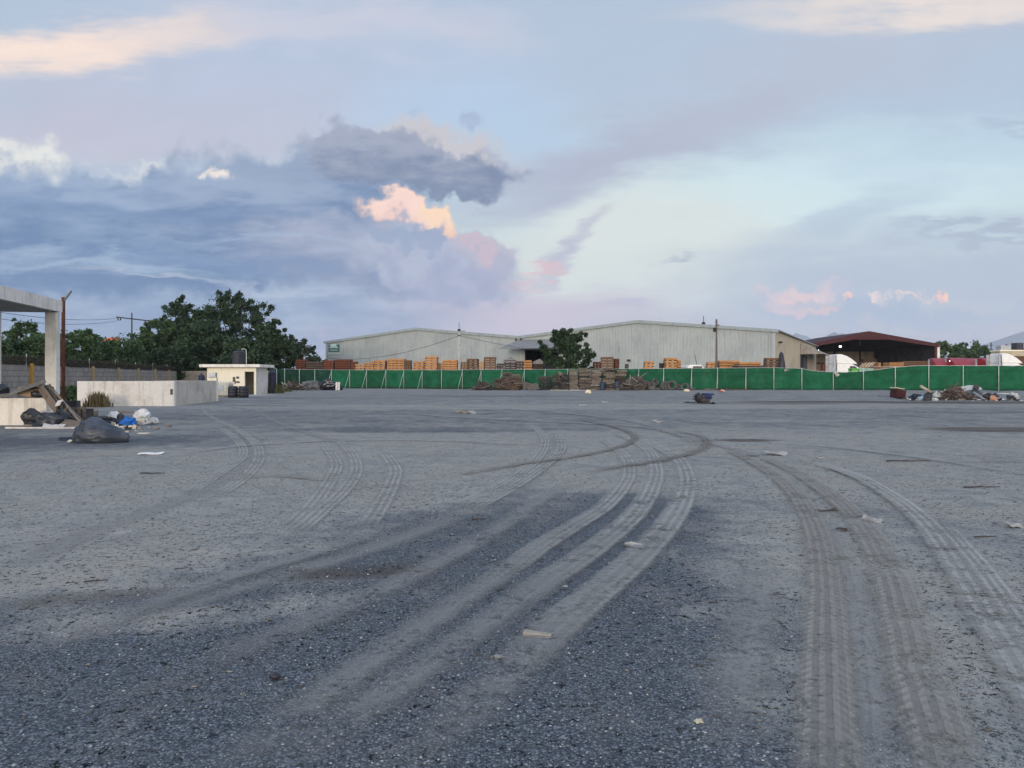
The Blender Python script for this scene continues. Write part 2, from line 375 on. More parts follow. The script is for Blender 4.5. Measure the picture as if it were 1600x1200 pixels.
so.rotation_euler = (-sd).to_track_quat('-Z', 'Y').to_euler(); so.location = (0, -30, 30)
# ------------------------------------------------------------------ ground
def blobmask(X, Y, cx, cy, rx, ry, rot=0.0, soft=0.5):
    c, s = math.cos(math.radians(rot)), math.sin(math.radians(rot))
    dx, dy = X - cx, Y - cy
    d = np.sqrt(((dx * c + dy * s) / rx) ** 2 + ((dy * c - dx * s) / ry) ** 2)
    return sstep(1 + soft, 1 - soft, d)
def make_ground():
    u = np.linspace(-1, 1, 281); xs = np.sinh(u * 7.2) / np.sinh(7.2) * 5000
    ys = np.concatenate([np.linspace(-4000, -20, 14), np.linspace(-12, 1.5, 12), 1.6 * np.exp(np.linspace(0, math.log(300 / 1.6), 400)), np.array([360, 450, 600, 800, 1100, 1500, 2100, 2800, 3300, 4000, 5000.])])
    X, Y = np.meshgrid(xs, ys)
    Z = 0.2 * sstep(0.0, 45.0, X) * sstep(35.0, 80.0, Y)
    nx, ny = len(xs), len(ys)
    V = np.stack([X.ravel(), Y.ravel(), Z.ravel()], 1)
    i = np.arange(ny - 1)[:, None] * nx + np.arange(nx - 1)[None, :]
    Fq = np.stack([i, i + 1, i + nx + 1, i + nx], -1).reshape(-1, 4)
    # how much pale dust lies over the dark gravel, and where damp earth and painted engine shade darken it
    dust = np.full(X.shape, 0.55)
    dust = np.maximum(dust, 0.0)
    def B(px, py, rx, ry, val, rot=0.0, soft=0.6, k=1.0):
        nonlocal dust
        p = gp(px, py); dust = dust + (val - dust) * blobmask(X, Y, p.x, p.y, rx, ry, rot, soft) * k
    B(800, 1500, 5.5, 3.2, 0.08)                       # foreground gravel
    B(520, 1010, 1.9, 1.6, 0.06); B(250, 1080, 1.8, 1.2, 0.12); B(700, 860, 1.5, 2.6, 0.12, -22)
    B(820, 800, 1.1, 2.4, 0.12, -12); B(1130, 850, 0.75, 3.0, 0.05, 8); B(1080, 1000, .8, 1.5, 0.05); B(1330, 790, 0.9, 1.2, 0.12)
    B(1120, 1150, .45, .6, 0.12)
    B(300, 860, 2.6, 2.5, 0.72, -10); B(120, 800, 4.0, 3.0, 0.8); B(560, 790, 2.2, 2.2, 0.75); B(350, 740, 5.0, 3.2, 0.85)
    B(620, 700, 6.0, 4.0, 0.85); B(720, 690, 3.0, 4.0, 0.8)
    B(20, 692, 5.0, 1.7, 0.22, 8, 0.8); B(560, 650, 8, 5, 0.45); B(900, 650, 12, 6, 0.45); B(650, 672, 3.5, 1.1, 0.3)
    B(1400, 900, 1.2, 2.6, 0.85); B(1500, 760, 3.5, 3.5, 0.75); B(1350, 690, 6, 3.5, 0.8); B(1560, 1000, 1.2, 2.0, 0.6); B(1000, 740, 3.0, 1.7, 0.8)
    B(1250, 650, 12, 5, 0.5); B(1500, 640, 10, 4, 0.45); B(800, 620, 60, 14, 0.5, 0, .5, .7); B(760, 636, 22, 2.5, 0.75); B(1150, 633, 14, 3, .7)
    B(1270, 1050, .30, 2.2, 0.7); B(1420, 1050, .33, 2.4, 0.7)
    B(150, 1000, .8, .35, 0.5, 25); B(420, 930, 1.4, .35, 0.55, 32)
    B(40, 1100, 1.7, .9, 0.14, 0, .8); B(330, 1030, 1.5, 1.0, 0.12, -15, .8); B(610, 930, 1.2, 1.5, 0.12, -22, .8); B(735, 838, 1.2, 1.7, 0.16, -22, .8); B(520, 900, .8, .5, 0.3, 0, .8); B(840, 1010, 1.0, 1.4, .1, 0, .8)
    B(1180, 1090, .35, .9, 0.5, 0, .9); B(1150, 960, .35, .6, 0.35, 0, .9); B(60, 985, 1.3, .22, .5, 18, .8); B(300, 965, 1.2, .2, .5, 24, .8)
    damp = np.zeros(X.shape)
    def D(px, py, rx, ry, val, rot=0.0, soft=0.7):
        nonlocal damp
        p = gp(px, py); damp = np.maximum(damp, val * blobmask(X, Y, p.x, p.y, rx, ry, rot, soft))
    D(120, 935, 1.1, 0.28, 0.62, 14); D(560, 893, .9, .30, 0.66, 10); D(690, 880, .6, .25, .5, 20); D(300, 905, .8, .2, .5, 10)
    D(1165, 688, 0.9, 0.55, 0.9); D(1560, 671, 2.6, 1.2, 0.9); D(1500, 700, 2.0, .5, .4)
    D(1290, 628, 6.5, 2.0, 0.9); D(1230, 631, 5, 1.2, .7); D(1500, 629, 6.5, 2.0, 1.0); D(780, 619, 8, 1.8, 0.8); D(660, 618, 7, 1.8, 0.55); D(880, 624, 4, 1, .5)
    D(460, 622, 5, 1.2, 0.7); D(400, 634, 2.5, .6, .8); D(330, 631, 2.0, .6, .5); D(1097, 631, 1.2, .6, 1.0); D(870, 633, 6, .8, 0.45); D(1000, 645, 5, .8, .35)  # the blob at the engine paints the shade beneath it
    D(1420, 650, 5, .8, .5); D(1330, 660, 6, .8, .4); D(1540, 645, 4, .6, .6)
    m = bpy.data.materials.new('yard_gravel'); m.use_nodes = True; N = NT(m.node_tree)
    pos = N.coord('Object'); x, y, z = N.sep(pos)
    at_ = N.new('Attribute', attribute_name='dust'); du = S(m.node_tree, at_.outputs['Fac'])
    ad = N.new('Attribute', attribute_name='damp'); da = S(m.node_tree, ad.outputs['Fac'])
    big = N.noise(pos, 0.55, 6, 0.62, 0.4); mid = N.noise(pos, 2.6, 6, 0.65); fine = N.noise(pos, 38.0, 4, 0.7); vf = N.noise(pos, 120.0, 2, 0.6)
    patchy = N.noise(N.scale(pos, 1.0, 0.55, 1.0), 1.1, 7, 0.65, 0.8)
    d = du + (big - 0.5) * 0.75 + (mid - 0.5) * 0.75 + (patchy - 0.5) * 0.6
    dustm = N.ss(d + (fine - 0.5) * 0.6, 0.16, 0.80)
    st = N.voro(pos, 70.0, 'F1', 'Distance'); stc = N.voro(pos, 70.0, 'F1', 'Color'); r1, r2, r3 = N.sep(stc)
    sb = N.voro(pos, 30.0, 'F1', 'Distance'); sbc = N.voro(pos, 30.0, 'F1', 'Color'); q1, q2, q3 = N.sep(sbc)
    stone = N.mix(r1.pow(1.6), (0.098, 0.117, 0.132), (0.275, 0.300, 0.315))
    big_on = N.ss(q1, 0.70, 0.78) * N.ss(sb, 0.40, 0.30)
    stone = N.mix(big_on * 0.8, stone, N.mix(q2, (0.17, 0.20, 0.24), (0.36, 0.38, 0.39)))
    stone = N.mix(N.ss(st, 0.35, 0.75) * 0.8, stone, (0.062, 0.070, 0.080))
    dcol = N.mix(N.ss(mid, 0.3, 0.7), (0.285, 0.280, 0.252), (0.355, 0.345, 0.302))
    dcol = N.mix(N.ss(big, 0.42, 0.66) * 0.6, dcol, (0.365, 0.332, 0.275))
    g = (0.62 + fine * 0.76) * (0.80 + 0.40 * N.noise(N.scale(pos, 1.0, 0.7, 1.0), 7.0, 5, 0.7))
    dcol = N.mix(1.0, dcol, N.comb(g, g, g), 'MULTIPLY')
    rough_ = N.ss(patchy + (big - .5) * .4, 0.38, 0.62)
    crumb = (N.ss(N.noise(pos, 15.0, 5, 0.75), 0.57, 0.70) * (0.25 + 0.75 * rough_)).max(N.ss(N.noise(pos, 44.0, 3, 0.75), 0.62, 0.72) * (0.4 + 0.6 * rough_))
    dcol = N.mix(crumb * 0.72, dcol, (0.125, 0.120, 0.110))
    dcol = N.mix(N.ss(N.noise(N.scale(pos, 1.0, 0.8, 1.0), 3.3, 6, 0.7), 0.52, 0.70) * 0.5, dcol, (0.45, 0.435, 0.385))
    dcol = N.mix(N.ss(N.noise(N.scale(pos, 0.8, 1.0, 1.0), 0.9, 7, 0.7, 1.0), 0.52, 0.66) * 0.45, dcol, (0.215, 0.203, 0.18))
    speck = N.ss(r2, 0.90, 0.95) * N.ss(st, 0.45, 0.3); dcol = N.mix(speck * 0.6, dcol, N.mix(r3, (0.12, 0.125, 0.13), (0.42, 0.42, 0.41)))
    stone = N.mix(N.ss(N.noise(pos, 1.7, 7, 0.7, 0.6), 0.48, 0.70) * 0.5, stone, N.mix(fine, (0.15, 0.145, 0.135), (0.24, 0.228, 0.205)))
    col = N.mix(dustm * 0.93, stone, dcol)
    col = N.mix(N.ss(da + (mid - 0.5) * 0.5 + (patchy - .5) * .5, 0.35, 0.8) * 0.8, col, N.mix(big, (0.062, 0.052, 0.046), (0.10, 0.075, 0.058)))
    far = N.ss(y, 28.0, 60.0); strk = N.noise(N.scale(pos, 0.06, 0.55, 1.0), 1.0, 6, 0.65)
    col = N.mix(N.ss(strk, 0.52, 0.70) * far * 0.7, col, (0.085, 0.076, 0.070))
    strk2 = N.noise(N.scale(pos, 0.05, 0.4, 1.0), 1.3, 5, 0.6); col = N.mix(N.ss(strk2, 0.54, 0.70) * N.ss(y, 14.0, 30.0) * 0.5, col, (0.36, 0.345, 0.32))
    h = (1.0 - st) * (1.0 - dustm) * 0.8 + big_on * 0.9 + fine * 0.35 + crumb * 0.7 + vf * 0.15
    nrm = N.bump(h, 0.95, 0.018); nrm = N.bump(mid + patchy + crumb * 0.5, 0.5, 0.07, nrm)
    N.out(N.bsdf(col, 0.93, nrm, 0, 0.12))
    me = npmesh('ground', V, Fq, m)
    for nm, a in (('dust', dust), ('damp', damp)):
        at2 = me.attributes.new(nm, 'FLOAT', 'POINT'); at2.data.foreach_set('value', a.ravel().astype(np.float32))
    me.polygons.foreach_set('use_smooth', [True] * len(me.polygons))
    o = bpy.data.objects.new('ground', me); COL.objects.link(o); tag(o, 'grey gravel and dust yard crossed by tyre tracks', None, None, 'structure')
make_ground()

# ------------------------------------------------------------------ tyre tracks (thin sheets of pressed dust lying on the yard)
def track_mat(name, ridge, groove, ribs, lug, lugn, alpha, zig=0.0, soft=0.30):
    m = bpy.data.materials.new(name); m.use_nodes = True; N = NT(m.node_tree)
    uv = N.coord('UV'); u, v, _ = N.sep(uv); pos = N.coord('Object')
    n1 = N.noise(pos, 1.4, 6, 0.65); n2 = N.noise(pos, 26.0, 4, 0.7); n3 = N.noise(pos, 5.0, 4, 0.6)
    uu = u + (n3 - 0.5) * 0.10
    rib = N.ss((uu * (ribs * 2 * math.pi)).sin(), -0.35, 0.35)
    lg = N.ss(((v + (uu - 0.5).abs() * zig) * (2 * math.pi * lugn)).sin(), -0.5, 0.5)
    tr = rib * (1 - lug) + lg * lug * N.ss((uu - 0.5).abs(), 0.16, 0.26) + lg * rib * lug * 0.5
    wear = N.ss(N.noise(pos, 0.9, 6, 0.7), 0.34, 0.62); tr = tr * (0.5 + 0.5 * wear) * (0.6 + 0.8 * n1) + (1.0 - wear) * 0.22
    g = 0.8 + n2 * 0.4
    c = N.mix(tr, groove, ridge); c = N.mix(1.0, c, N.comb(g, g, g), 'MULTIPLY')
    en = N.new('Attribute', attribute_name='fade'); fd = S(m.node_tree, en.outputs['Fac'])
    a = N.ss((u - 0.5).abs() + (n3 - 0.5) * 0.22 + (n2 - .5) * .2, 0.50, soft) * N.ss(n1 + (n2 - 0.5) * 0.9 + (n3 - 0.5) * 0.5, 0.20, 0.56) * fd * alpha
    nrm = N.bump(tr + n2 * 0.35, 0.55, 0.015)
    sh = N.bsdf(c, 0.95, nrm, 0, 0.1); tp = N.new('BsdfTransparent'); mx = N.new('MixShader')
    N.link(a, mx.inputs[0]); N.link(tp.outputs[0], mx.inputs[1]); N.link(sh, mx.inputs[2]); N.out(mx.outputs[0])
    return m
TM_DUST = track_mat('pressed_pale_dust', (0.48, 0.465, 0.415), (0.30, 0.293, 0.265), 4.0, 0.30, 9.0, 0.74)
TM_LUG = track_mat('lugged_dust', (0.385, 0.362, 0.312), (0.262, 0.247, 0.216), 5.0, 0.5, 11.0, 0.70, 0.5)
TM_MUD = track_mat('brown_mud', (0.255, 0.235, 0.20), (0.185, 0.168, 0.142), 3.0, 0.4, 7.0, 0.7, 0, 0.22)
TM_BAND = track_mat('loose_dust_band', (0.36, 0.352, 0.32), (0.33, 0.323, 0.298), 2.0, 0.1, 3.0, 0.52, 0, 0.05)
tk = 0
def track(pix, w, m, label, fade=(0.8, 0.8), world=None):
    global tk; tk += 1
    P = [gp(*p) for p in pix]
    # Catmull-Rom through the points
    pts = []
    for i in range(len(P) - 1):
        p0, p1, p2, p3 = P[max(i - 1, 0)], P[i], P[i + 1], P[min(i + 2, len(P) - 1)]
        n = max(4, int((p2 - p1).length / 0.12))
        for k in range(n):
            t = k / n
            pts.append(0.5 * ((2 * p1) + (p2 - p0) * t + (2 * p0 - 5 * p1 + 4 * p2 - p3) * t * t + (3 * p1 - p0 - 3 * p2 + p3) * t ** 3))
    pts.append(P[-1]); cols = 5; vs = []; uv = []; fd = []; s = 0.0
    Ltot = sum((b - a).length for a, b in zip(pts, pts[1:]))
    for i, p in enumerate(pts):
        d = pts[min(i + 1, len(pts) - 1)] - pts[max(i - 1, 0)]; d.z = 0; d.normalize(); nrm = Vector((d.y, -d.x, 0))
        if i: s += (p - pts[i - 1]).length
        for j in range(cols):
            q = p + nrm * (j / (cols - 1) - 0.5) * w; vs.append((q.x, q.y, gz(q.x, q.y) + 0.003 + 0.0011 * tk)); uv.append((j / (cols - 1), s))
            fd.append(float(sstep(0, fade[0], s) * sstep(0, fade[1], Ltot - s)))
    fs = [(i * cols + j, i * cols + j + 1, (i + 1) * cols + j + 1, (i + 1) * cols + j) for i in range(len(pts) - 1) for j in range(cols - 1)]
    mb = MB(); mb.add(vs, fs); o = mb.build('tyre_track', m, smooth=True, kind='structure', label=label); me = o.data
    ul = me.uv_layers.new(name='UVMap'); li = np.zeros(len(me.loops), np.int32); me.loops.foreach_get('vertex_index', li)
    ul.data.foreach_set('uv', np.array(uv, np.float32)[li].ravel())
    a = me.attributes.new('fade', 'FLOAT', 'POINT'); a.data.foreach_set('value', np.array(fd, np.float32))
A = 'tyre track pressed into the pale dust'
track([(0, 1050), (200, 970), (420, 905), (600, 850), (740, 795), (830, 745), (872, 705), (868, 678)], 0.45, TM_BAND, A, (2, 2))
track([(-60, 935), (60, 870), (150, 828), (280, 782), (340, 752), (388, 728), (400, 705), (388, 683), (350, 662)], 0.5, TM_BAND, A, (2, 2))
track([(330, 780), (385, 742), (404, 714), (396, 690), (365, 668), (330, 652), (318, 641)], 0.30, TM_DUST, A)
track([(285, 775), (345, 738), (378, 712), (372, 690), (345, 668)], 0.28, TM_DUST, A)
track([(560, 700), (478, 676), (425, 656), (395, 641), (330, 632)], 0.5, TM_BAND, A, (2, 3))
track([(440, 830), (486, 790), (516, 748), (524, 722), (506, 696)], 0.30, TM_DUST, A)
track([(452, 840), (500, 800), (540, 762), (556, 732), (546, 705), (520, 684)], 0.30, TM_DUST, A)
track([(566, 830), (592, 792), (610, 758), (616, 732), (598, 706)], 0.32, TM_DUST, A)
track([(690, 800), (760, 770), (815, 738), (846, 706), (850, 684), (836, 668)], 0.30, TM_DUST, A)
track([(730, 800), (800, 762), (850, 728), (876, 702), (872, 680)], 0.30, TM_DUST, A)
track([(700, 955), (800, 888), (850, 852), (905, 818), (945, 792), (972, 762), (982, 738), (974, 712), (940, 686)], 0.30, TM_DUST, A, (2.2, 1))
track([(760, 985), (850, 912), (905, 876), (955, 838), (992, 804), (1016, 768), (1024, 732), (1008, 700), (960, 676)], 0.33, TM_DUST, A, (2.2, 1))
track([(740, 1105), (830, 1020), (900, 956), (970, 898), (1017, 852), (1048, 816), (1068, 778), (1072, 746), (1056, 716), (1010, 690)], 0.36, TM_DUST, A, (2.0, 1))
track([(200, 1330), (500, 1095), (700, 955), (800, 888), (850, 852), (905, 818), (950, 786)], 0.38, TM_BAND, A, (1.5, 2))
track([(330, 1330), (480, 1180), (650, 1055), (850, 915), (905, 878), (955, 840), (995, 803)], 0.38, TM_BAND, A, (1.5, 2))
track([(560, 1290), (740, 1108), (830, 1022), (900, 958), (970, 900), (1020, 852), (1052, 812)], 0.42, TM_BAND, A, (1.5, 2))
track([(120, 1130), (400, 1010), (620, 915), (760, 840), (850, 780), (900, 745)], 0.40, TM_BAND, A, (2, 2))
track([(-40, 1060), (150, 985), (330, 915), (520, 858), (640, 812)], 0.35, TM_BAND, A, (2, 2))
track([(1130, 1200), (1160, 1050), (1180, 930), (1190, 860)], 0.5, TM_BAND, A, (1, 1.5))
track([(1370, 1300), (1360, 1120), (1345, 980), (1325, 890), (1300, 830), (1265, 780)], 0.30, TM_BAND, A, (1, 2))
track([(250, 720), (360, 700), (520, 690), (700, 690), (860, 700)], 0.45, TM_BAND, A, (3, 3))
track([(560, 640), (700, 652), (860, 660), (1000, 668), (1100, 690), (1200, 720)], 0.55, TM_BAND, A, (4, 3))
track([(640, 632), (800, 640), (960, 655), (1060, 680), (1090, 700)], 0.5, TM_BAND, A, (4, 2))
track([(1160, 690), (1300, 700), (1460, 720), (1640, 750)], 0.4, TM_BAND, A, (3, 3))
track([(1295, 1330), (1292, 1180), (1290, 1095), (1289, 1000), (1287, 905), (1278, 845), (1262, 805), (1240, 770), (1208, 742), (1168, 718), (1128, 700)], 0.31, TM_LUG, A, (1, 2))
track([(1510, 1330), (1478, 1200), (1450, 1105), (1430, 1050), (1412, 978), (1390, 903), (1362, 846), (1332, 806), (1300, 777), (1265, 752), (1224, 729), (1184, 711)], 0.34, TM_LUG, A, (1, 2))
track([(1700, 1240), (1630, 1110), (1588, 1035), (1548, 972), (1512, 912), (1478, 862), (1446, 821), (1412, 791), (1376, 767), (1340, 747), (1300, 733), (1240, 718)], 0.30, TM_DUST, A, (1, 2))
track([(1740, 1190), (1660, 1080), (1615, 1010), (1570, 945), (1530, 890), (1492, 845), (1455, 806)], 0.22, TM_DUST, A, (1, 2))
track([(640, 748), (720, 742), (800, 729), (878, 718), (940, 707), (980, 695), (991, 682), (960, 668), (900, 656)], 0.26, TM_MUD, A, (2, 2))
track([(900, 742), (960, 732), (1026, 722), (1080, 709), (1104, 696), (1092, 682), (1040, 672)], 0.32, TM_MUD, A, (1.5, 1.5))
track([(300, 760), (420, 745), (520, 752), (640, 745)], 0.16, TM_MUD, A, (2, 2))

# ------------------------------------------------------------------ loose stones and chips: countless, one object each
def scatter(name, pts, sizes, m, label, flat=0.6, elong=1.0):
    n = len(pts); base = np.array([[1, 0, 0], [0, 1, 0], [-1, 0, 0], [0, -1, 0], [0, 0, 1], [0, 0, -0.6]], float)
    Fb = np.array([[0, 1, 4], [1, 2, 4], [2, 3, 4], [3, 0, 4], [1, 0, 5], [2, 1, 5], [3, 2, 5], [0, 3, 5]])
    V = base[None] * (1 + nrs.uniform(-0.35, 0.35, (n, 6, 3))); V[:, :, 2] *= flat; V[:, :, 0] *= elong
    a = nrs.uniform(0, 2 * math.pi, n); c, s = np.cos(a)[:, None], np.sin(a)[:, None]
    X = V[:, :, 0] * c - V[:, :, 1] * s; Y = V[:, :, 0] * s + V[:, :, 1] * c
    V = np.stack([X, Y, V[:, :, 2]], -1) * sizes[:, None, None] + pts[:, None, :]
    Fq = (np.arange(n)[:, None, None] * 6 + Fb[None]).reshape(-1, 3)
    o = bpy.data.objects.new(name, npmesh(name, V.reshape(-1, 3), Fq, m)); COL.objects.link(o); tag(o, label, None, None, 'stuff')
def island(name, stops, rough=0.9):
    m = bpy.data.materials.new(name); m.use_nodes = True; N = NT(m.node_tree)
    g = N.new('NewGeometry'); r = S(m.node_tree, g.outputs['Random Per Island'])
    N.out(N.bsdf(N.ramp(r, stops), rough, None, 0, 0.2)); return m
def onview(n, y0, y1, xpad=1.15, power=1.0):
    Y = y0 * (y1 / y0) ** (nrs.uniform(0, 1, n) ** power); U = nrs.uniform(-0.68, 0.68, n) * xpad
    X = U * Y + nrs.uniform(-.2, .2, n); return X, Y
X, Y = onview(34000, 2.6, 15.0)
dk = np.clip(1.25 - np.abs(X + 0.35 * (Y - 4)) / (1.6 + 0.12 * Y), 0, 1) * sstep(15, 7, Y); keep = nrs.uniform(0, 1, len(X)) < 0.28 + 0.72 * dk
X, Y = X[keep], Y[keep]; sz = 0.0045 + 0.008 * nrs.uniform(0, 1, len(X)) ** 4
scatter('loose_gravel', np.stack([X, Y, np.full(len(X), 0.002)], 1), sz, island('gravel_stone', [(0, (0.07, 0.085, 0.11)), (0.5, (0.13, 0.155, 0.19)), (0.85, (0.24, 0.27, 0.30)), (1, (0.40, 0.41, 0.41))]), 'small blue grey stones scattered over the yard')
X, Y = onview(5600, 3.2, 42.0)
k2 = (nrs.uniform(0, 1, len(X)) < 0.35) | ((X > 0.24 * Y) | ((X < -0.1 * Y) & (Y > 7)))
X, Y = X[k2], Y[k2]
scatter('earth_crumbs', np.stack([X, Y, np.full(len(X), 0.003)], 1), (0.004 + 0.014 * nrs.uniform(0, 1, len(X)) ** 4) * (0.75 + Y * 0.024), island('earth_crumb', [(0, (0.06, 0.055, 0.05)), (0.5, (0.14, 0.13, 0.115)), (1, (0.24, 0.225, 0.205))]), 'dark crumbs of earth and bark strewn over the dust', 0.45, 1.7)
# ------------------------------------------------------------------ materials
WHITE = mat('white_limewash', (0.74, 0.71, 0.645), (0.56, 0.53, 0.47), var=0.14, scale=1.1, bump=0.3, bscale=30, streak=0.34, patch=(0.42, 0.72))
CREAM = mat('cream_limewash', (0.80, 0.755, 0.60), (0.70, 0.65, 0.52), var=0.10, scale=1.3, bump=0.25, bscale=30, streak=0.15, patch=(0.5, 0.75))
GREYW = mat('bare_cement', (0.42, 0.40, 0.37), (0.30, 0.29, 0.27), var=0.2, scale=1.4, bump=0.3)
SOFFIT = mat('grey_cement', (0.34, 0.33, 0.32), (0.27, 0.26, 0.26), var=0.15)  # underside of the canopy, greyer than its slab
RUST = mat('rusted_steel', (0.115, 0.042, 0.026), (0.06, 0.026, 0.02), rough=0.85, var=0.3, scale=4)
GALV = mat('galvanised_steel', (0.42, 0.44, 0.45), (0.30, 0.31, 0.32), rough=0.5, var=0.15, metal=0.4)
PALEPOST = mat('pale_painted_pipe', (0.42, 0.50, 0.45), (0.30, 0.36, 0.33), rough=0.6, var=0.2)
YELLOW = mat('yellow_painted_concrete', (0.46, 0.26, 0.045), (0.38, 0.22, 0.06), var=0.2, scale=4)
DULLY = mat('faded_ochre_concrete', (0.38, 0.28, 0.15), (0.30, 0.23, 0.14), var=0.2, scale=4)
BLACKP = mat('black_plastic', (0.018, 0.020, 0.028), (0.028, 0.030, 0.038), rough=0.5, var=0.3, spec=0.4)
NAVYP = mat('dark_blue_plastic', (0.018, 0.024, 0.060), (0.03, 0.035, 0.06), rough=0.5, var=0.2, spec=0.4)
DARKV = mat('dark_steel', (0.03, 0.03, 0.033), (0.02, 0.02, 0.02), rough=0.7)
METW = mat('grey_green_cladding', (0.350, 0.392, 0.388), (0.29, 0.325, 0.328), rough=0.6, var=0.10, scale=0.25, streak=0.25, patch=(0.35, 0.7))
METR = mat('zinc_roof', (0.34, 0.38, 0.40), (0.28, 0.31, 0.33), rough=0.5, var=0.1, scale=0.3)
TANW = mat('tan_cladding', (0.44, 0.40, 0.31), (0.37, 0.335, 0.26), rough=0.7, var=0.08, scale=0.3, streak=0.1)
REDST = mat('oxide_red_steel', (0.060, 0.016, 0.019), (0.055, 0.014, 0.016), rough=0.6, var=0.2, scale=2)
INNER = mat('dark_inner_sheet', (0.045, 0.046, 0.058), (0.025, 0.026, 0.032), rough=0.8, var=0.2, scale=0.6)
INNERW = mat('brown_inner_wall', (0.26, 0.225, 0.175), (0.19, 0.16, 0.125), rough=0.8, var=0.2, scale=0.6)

def brick_mat():
    m = bpy.data.materials.new('grey_concrete_block'); m.use_nodes = True; N = NT(m.node_tree)
    x, y, z = N.sep(N.coord('Object'))
    b = N.new('TexBrick'); N.put(b.inputs['Vector'], N.comb(x, z, 0.0)); b.inputs['Scale'].default_value = 1.0
    b.inputs['Brick Width'].default_value = 0.8; b.inputs['Row Height'].default_value = 0.4; b.inputs['Mortar Size'].default_value = 0.025
    N.put(b.inputs['Color1'], (0.31, 0.285, 0.255)); N.put(b.inputs['Color2'], (0.24, 0.22, 0.195)); N.put(b.inputs['Mortar'], (0.15, 0.14, 0.13))
    n = N.noise(N.coord('Object'), 0.8, 6, 0.65); g = 0.55 + n * 0.9
    c = N.mix(1.0, S(m.node_tree, b.outputs['Color']), N.comb(g, g, g), 'MULTIPLY')
    N.out(N.bsdf(c, 0.95, N.bump(S(m.node_tree, b.outputs['Fac']), -0.4, 0.02), 0, 0.1)); return m
BLOCK = brick_mat()
def mesh_mat(name, col, cover):
    m = bpy.data.materials.new(name); m.use_nodes = True; N = NT(m.node_tree)
    v = N.coord('Object'); n = N.noise(v, 2.5, 5, 0.7); n2 = N.noise(v, 14, 3, 0.6)
    sh = N.bsdf(N.mix(n2, col, tuple(k * 0.5 for k in col)), 0.9); tp = N.new('BsdfTransparent'); mx = N.new('MixShader')
    N.put(mx.inputs[0], N.ss(n + (n2 - 0.5) * 0.8, 0.75 - cover * 0.6, 0.85 - cover * 0.45)); N.link(tp.outputs[0], mx.inputs[1]); N.link(sh, mx.inputs[2]); N.out(mx.outputs[0]); return m
WIRE = mesh_mat('rusty_wire_mesh', (0.085, 0.070, 0.055), 0.55)

# ------------------------------------------------------------------ canopy, left
r = math.radians(11)
t = empty('canopy', (-17.62, 30.15, 0), 'white concrete carport canopy with flat slab roof at the left edge of the yard', 'canopy', rz=r)
mb = MB(); mb.bb(-9.5, 0, -15.0, 0, 4.06, 4.5); s_ = mb.build('roof_slab', WHITE, t)
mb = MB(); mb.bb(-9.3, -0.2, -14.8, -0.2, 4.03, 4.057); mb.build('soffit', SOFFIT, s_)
for cx, cy in ((-0.26, -0.26), (-2.33, -0.26), (-9.2, -0.26), (-0.26, -14.7), (-9.2, -14.7)):
    mb = MB(); mb.bb(cx - 0.2, cx + 0.2, cy - 0.2, cy + 0.2, -0.05, 4.03); mb.build('column', WHITE, t, bevel=0.015)
# lamp post
p = gat(99, 33)
t = empty('lamp_post', p, 'thin rusty steel pole with one angled lamp head beside the white canopy', 'lamp post')
mb = MB(); mb.tube([(0, 0, 0), (0, 0, 4.95)], 0.075, 10); mb.build('pole', RUST, t, smooth=True)
mb = MB(); mb.bar((0.02, 0, 4.78), (0.34, 0, 5.22), 0.09, 0.05); mb.build('lamp_head', mat('dull_lamp_housing', (0.20, 0.20, 0.17)), t)
mb = MB(); mb.box((-0.10, 0, 4.66), (0.13, 0.12, 0.13)); mb.tube([(-0.16, 0, 4.66), (-0.02, 0, 4.66)], 0.05, 8); mb.build('junction_box', DARKV, t)
# near low wall
mb = MB(); mb.bb(-25.5, -14.68, 24.25, 24.5, -0.05, 0.855)
mb.build('low_wall', WHITE, bevel=0.012, label='whitewashed knee high wall under the carport canopy', cat='wall')
# enclosure of white walls
t = empty('low_wall', (-17.8, 40.5, 0), 'long white plastered enclosure wall in front of the grey block wall', 'wall')
mb = MB(); mb.bb(-5.1, 0.0, 0.0, 0.22, -0.05, 1.315); mb.build('front_wall', WHITE, t, bevel=0.012)
mb = MB(); mb.prism([(-0.003, 0.2), (-0.22, 0.225), (-1.17, 8.3), (-0.95, 8.3)], 'z', -0.05, 1.312); mb.build('side_wall', mat('shaded_stained_plaster', (0.54, 0.50, 0.44), (0.42, 0.385, 0.34), var=0.12, scale=0.9, bump=0.3, streak=0.35), t, bevel=0.01)  # stained white plaster, greyed because the side wall's shade is in its colour
mb = MB(); mb.bb(-5.1, -4.88, 0.22, 8.3, -0.05, 1.31); mb.bb(-4.88, -1.2, 8.1, 8.3, -0.05, 1.31); mb.build('back_wall', GREYW, t)
mb = MB(); mb.sheet((-0.12, -0.006, 0.75), 0.13, 0.3, 0.012, Matrix.Rotation(math.radians(90), 3, 'X'), 3, 0.02); mb.build('broken_patch', mat('dark_broken_plaster', (0.12, 0.10, 0.085)), t)
p = at(328, 627, 48.5)
t = empty('meter_pillar', (p.x, 49.0, 0), 'small white pillar with a grey meter box at the far end of the enclosure wall', 'pillar')
mb = MB(); mb.bb(-0.27, 0.27, -0.15, 0.15, 0, 1.5); mb.build('pillar', CREAM, t, bevel=0.01)
mb = MB(); mb.bb(-0.22, 0.24, -0.22, 0.10, 1.502, 1.82); mb.build('meter_box', GALV, t, bevel=0.015)
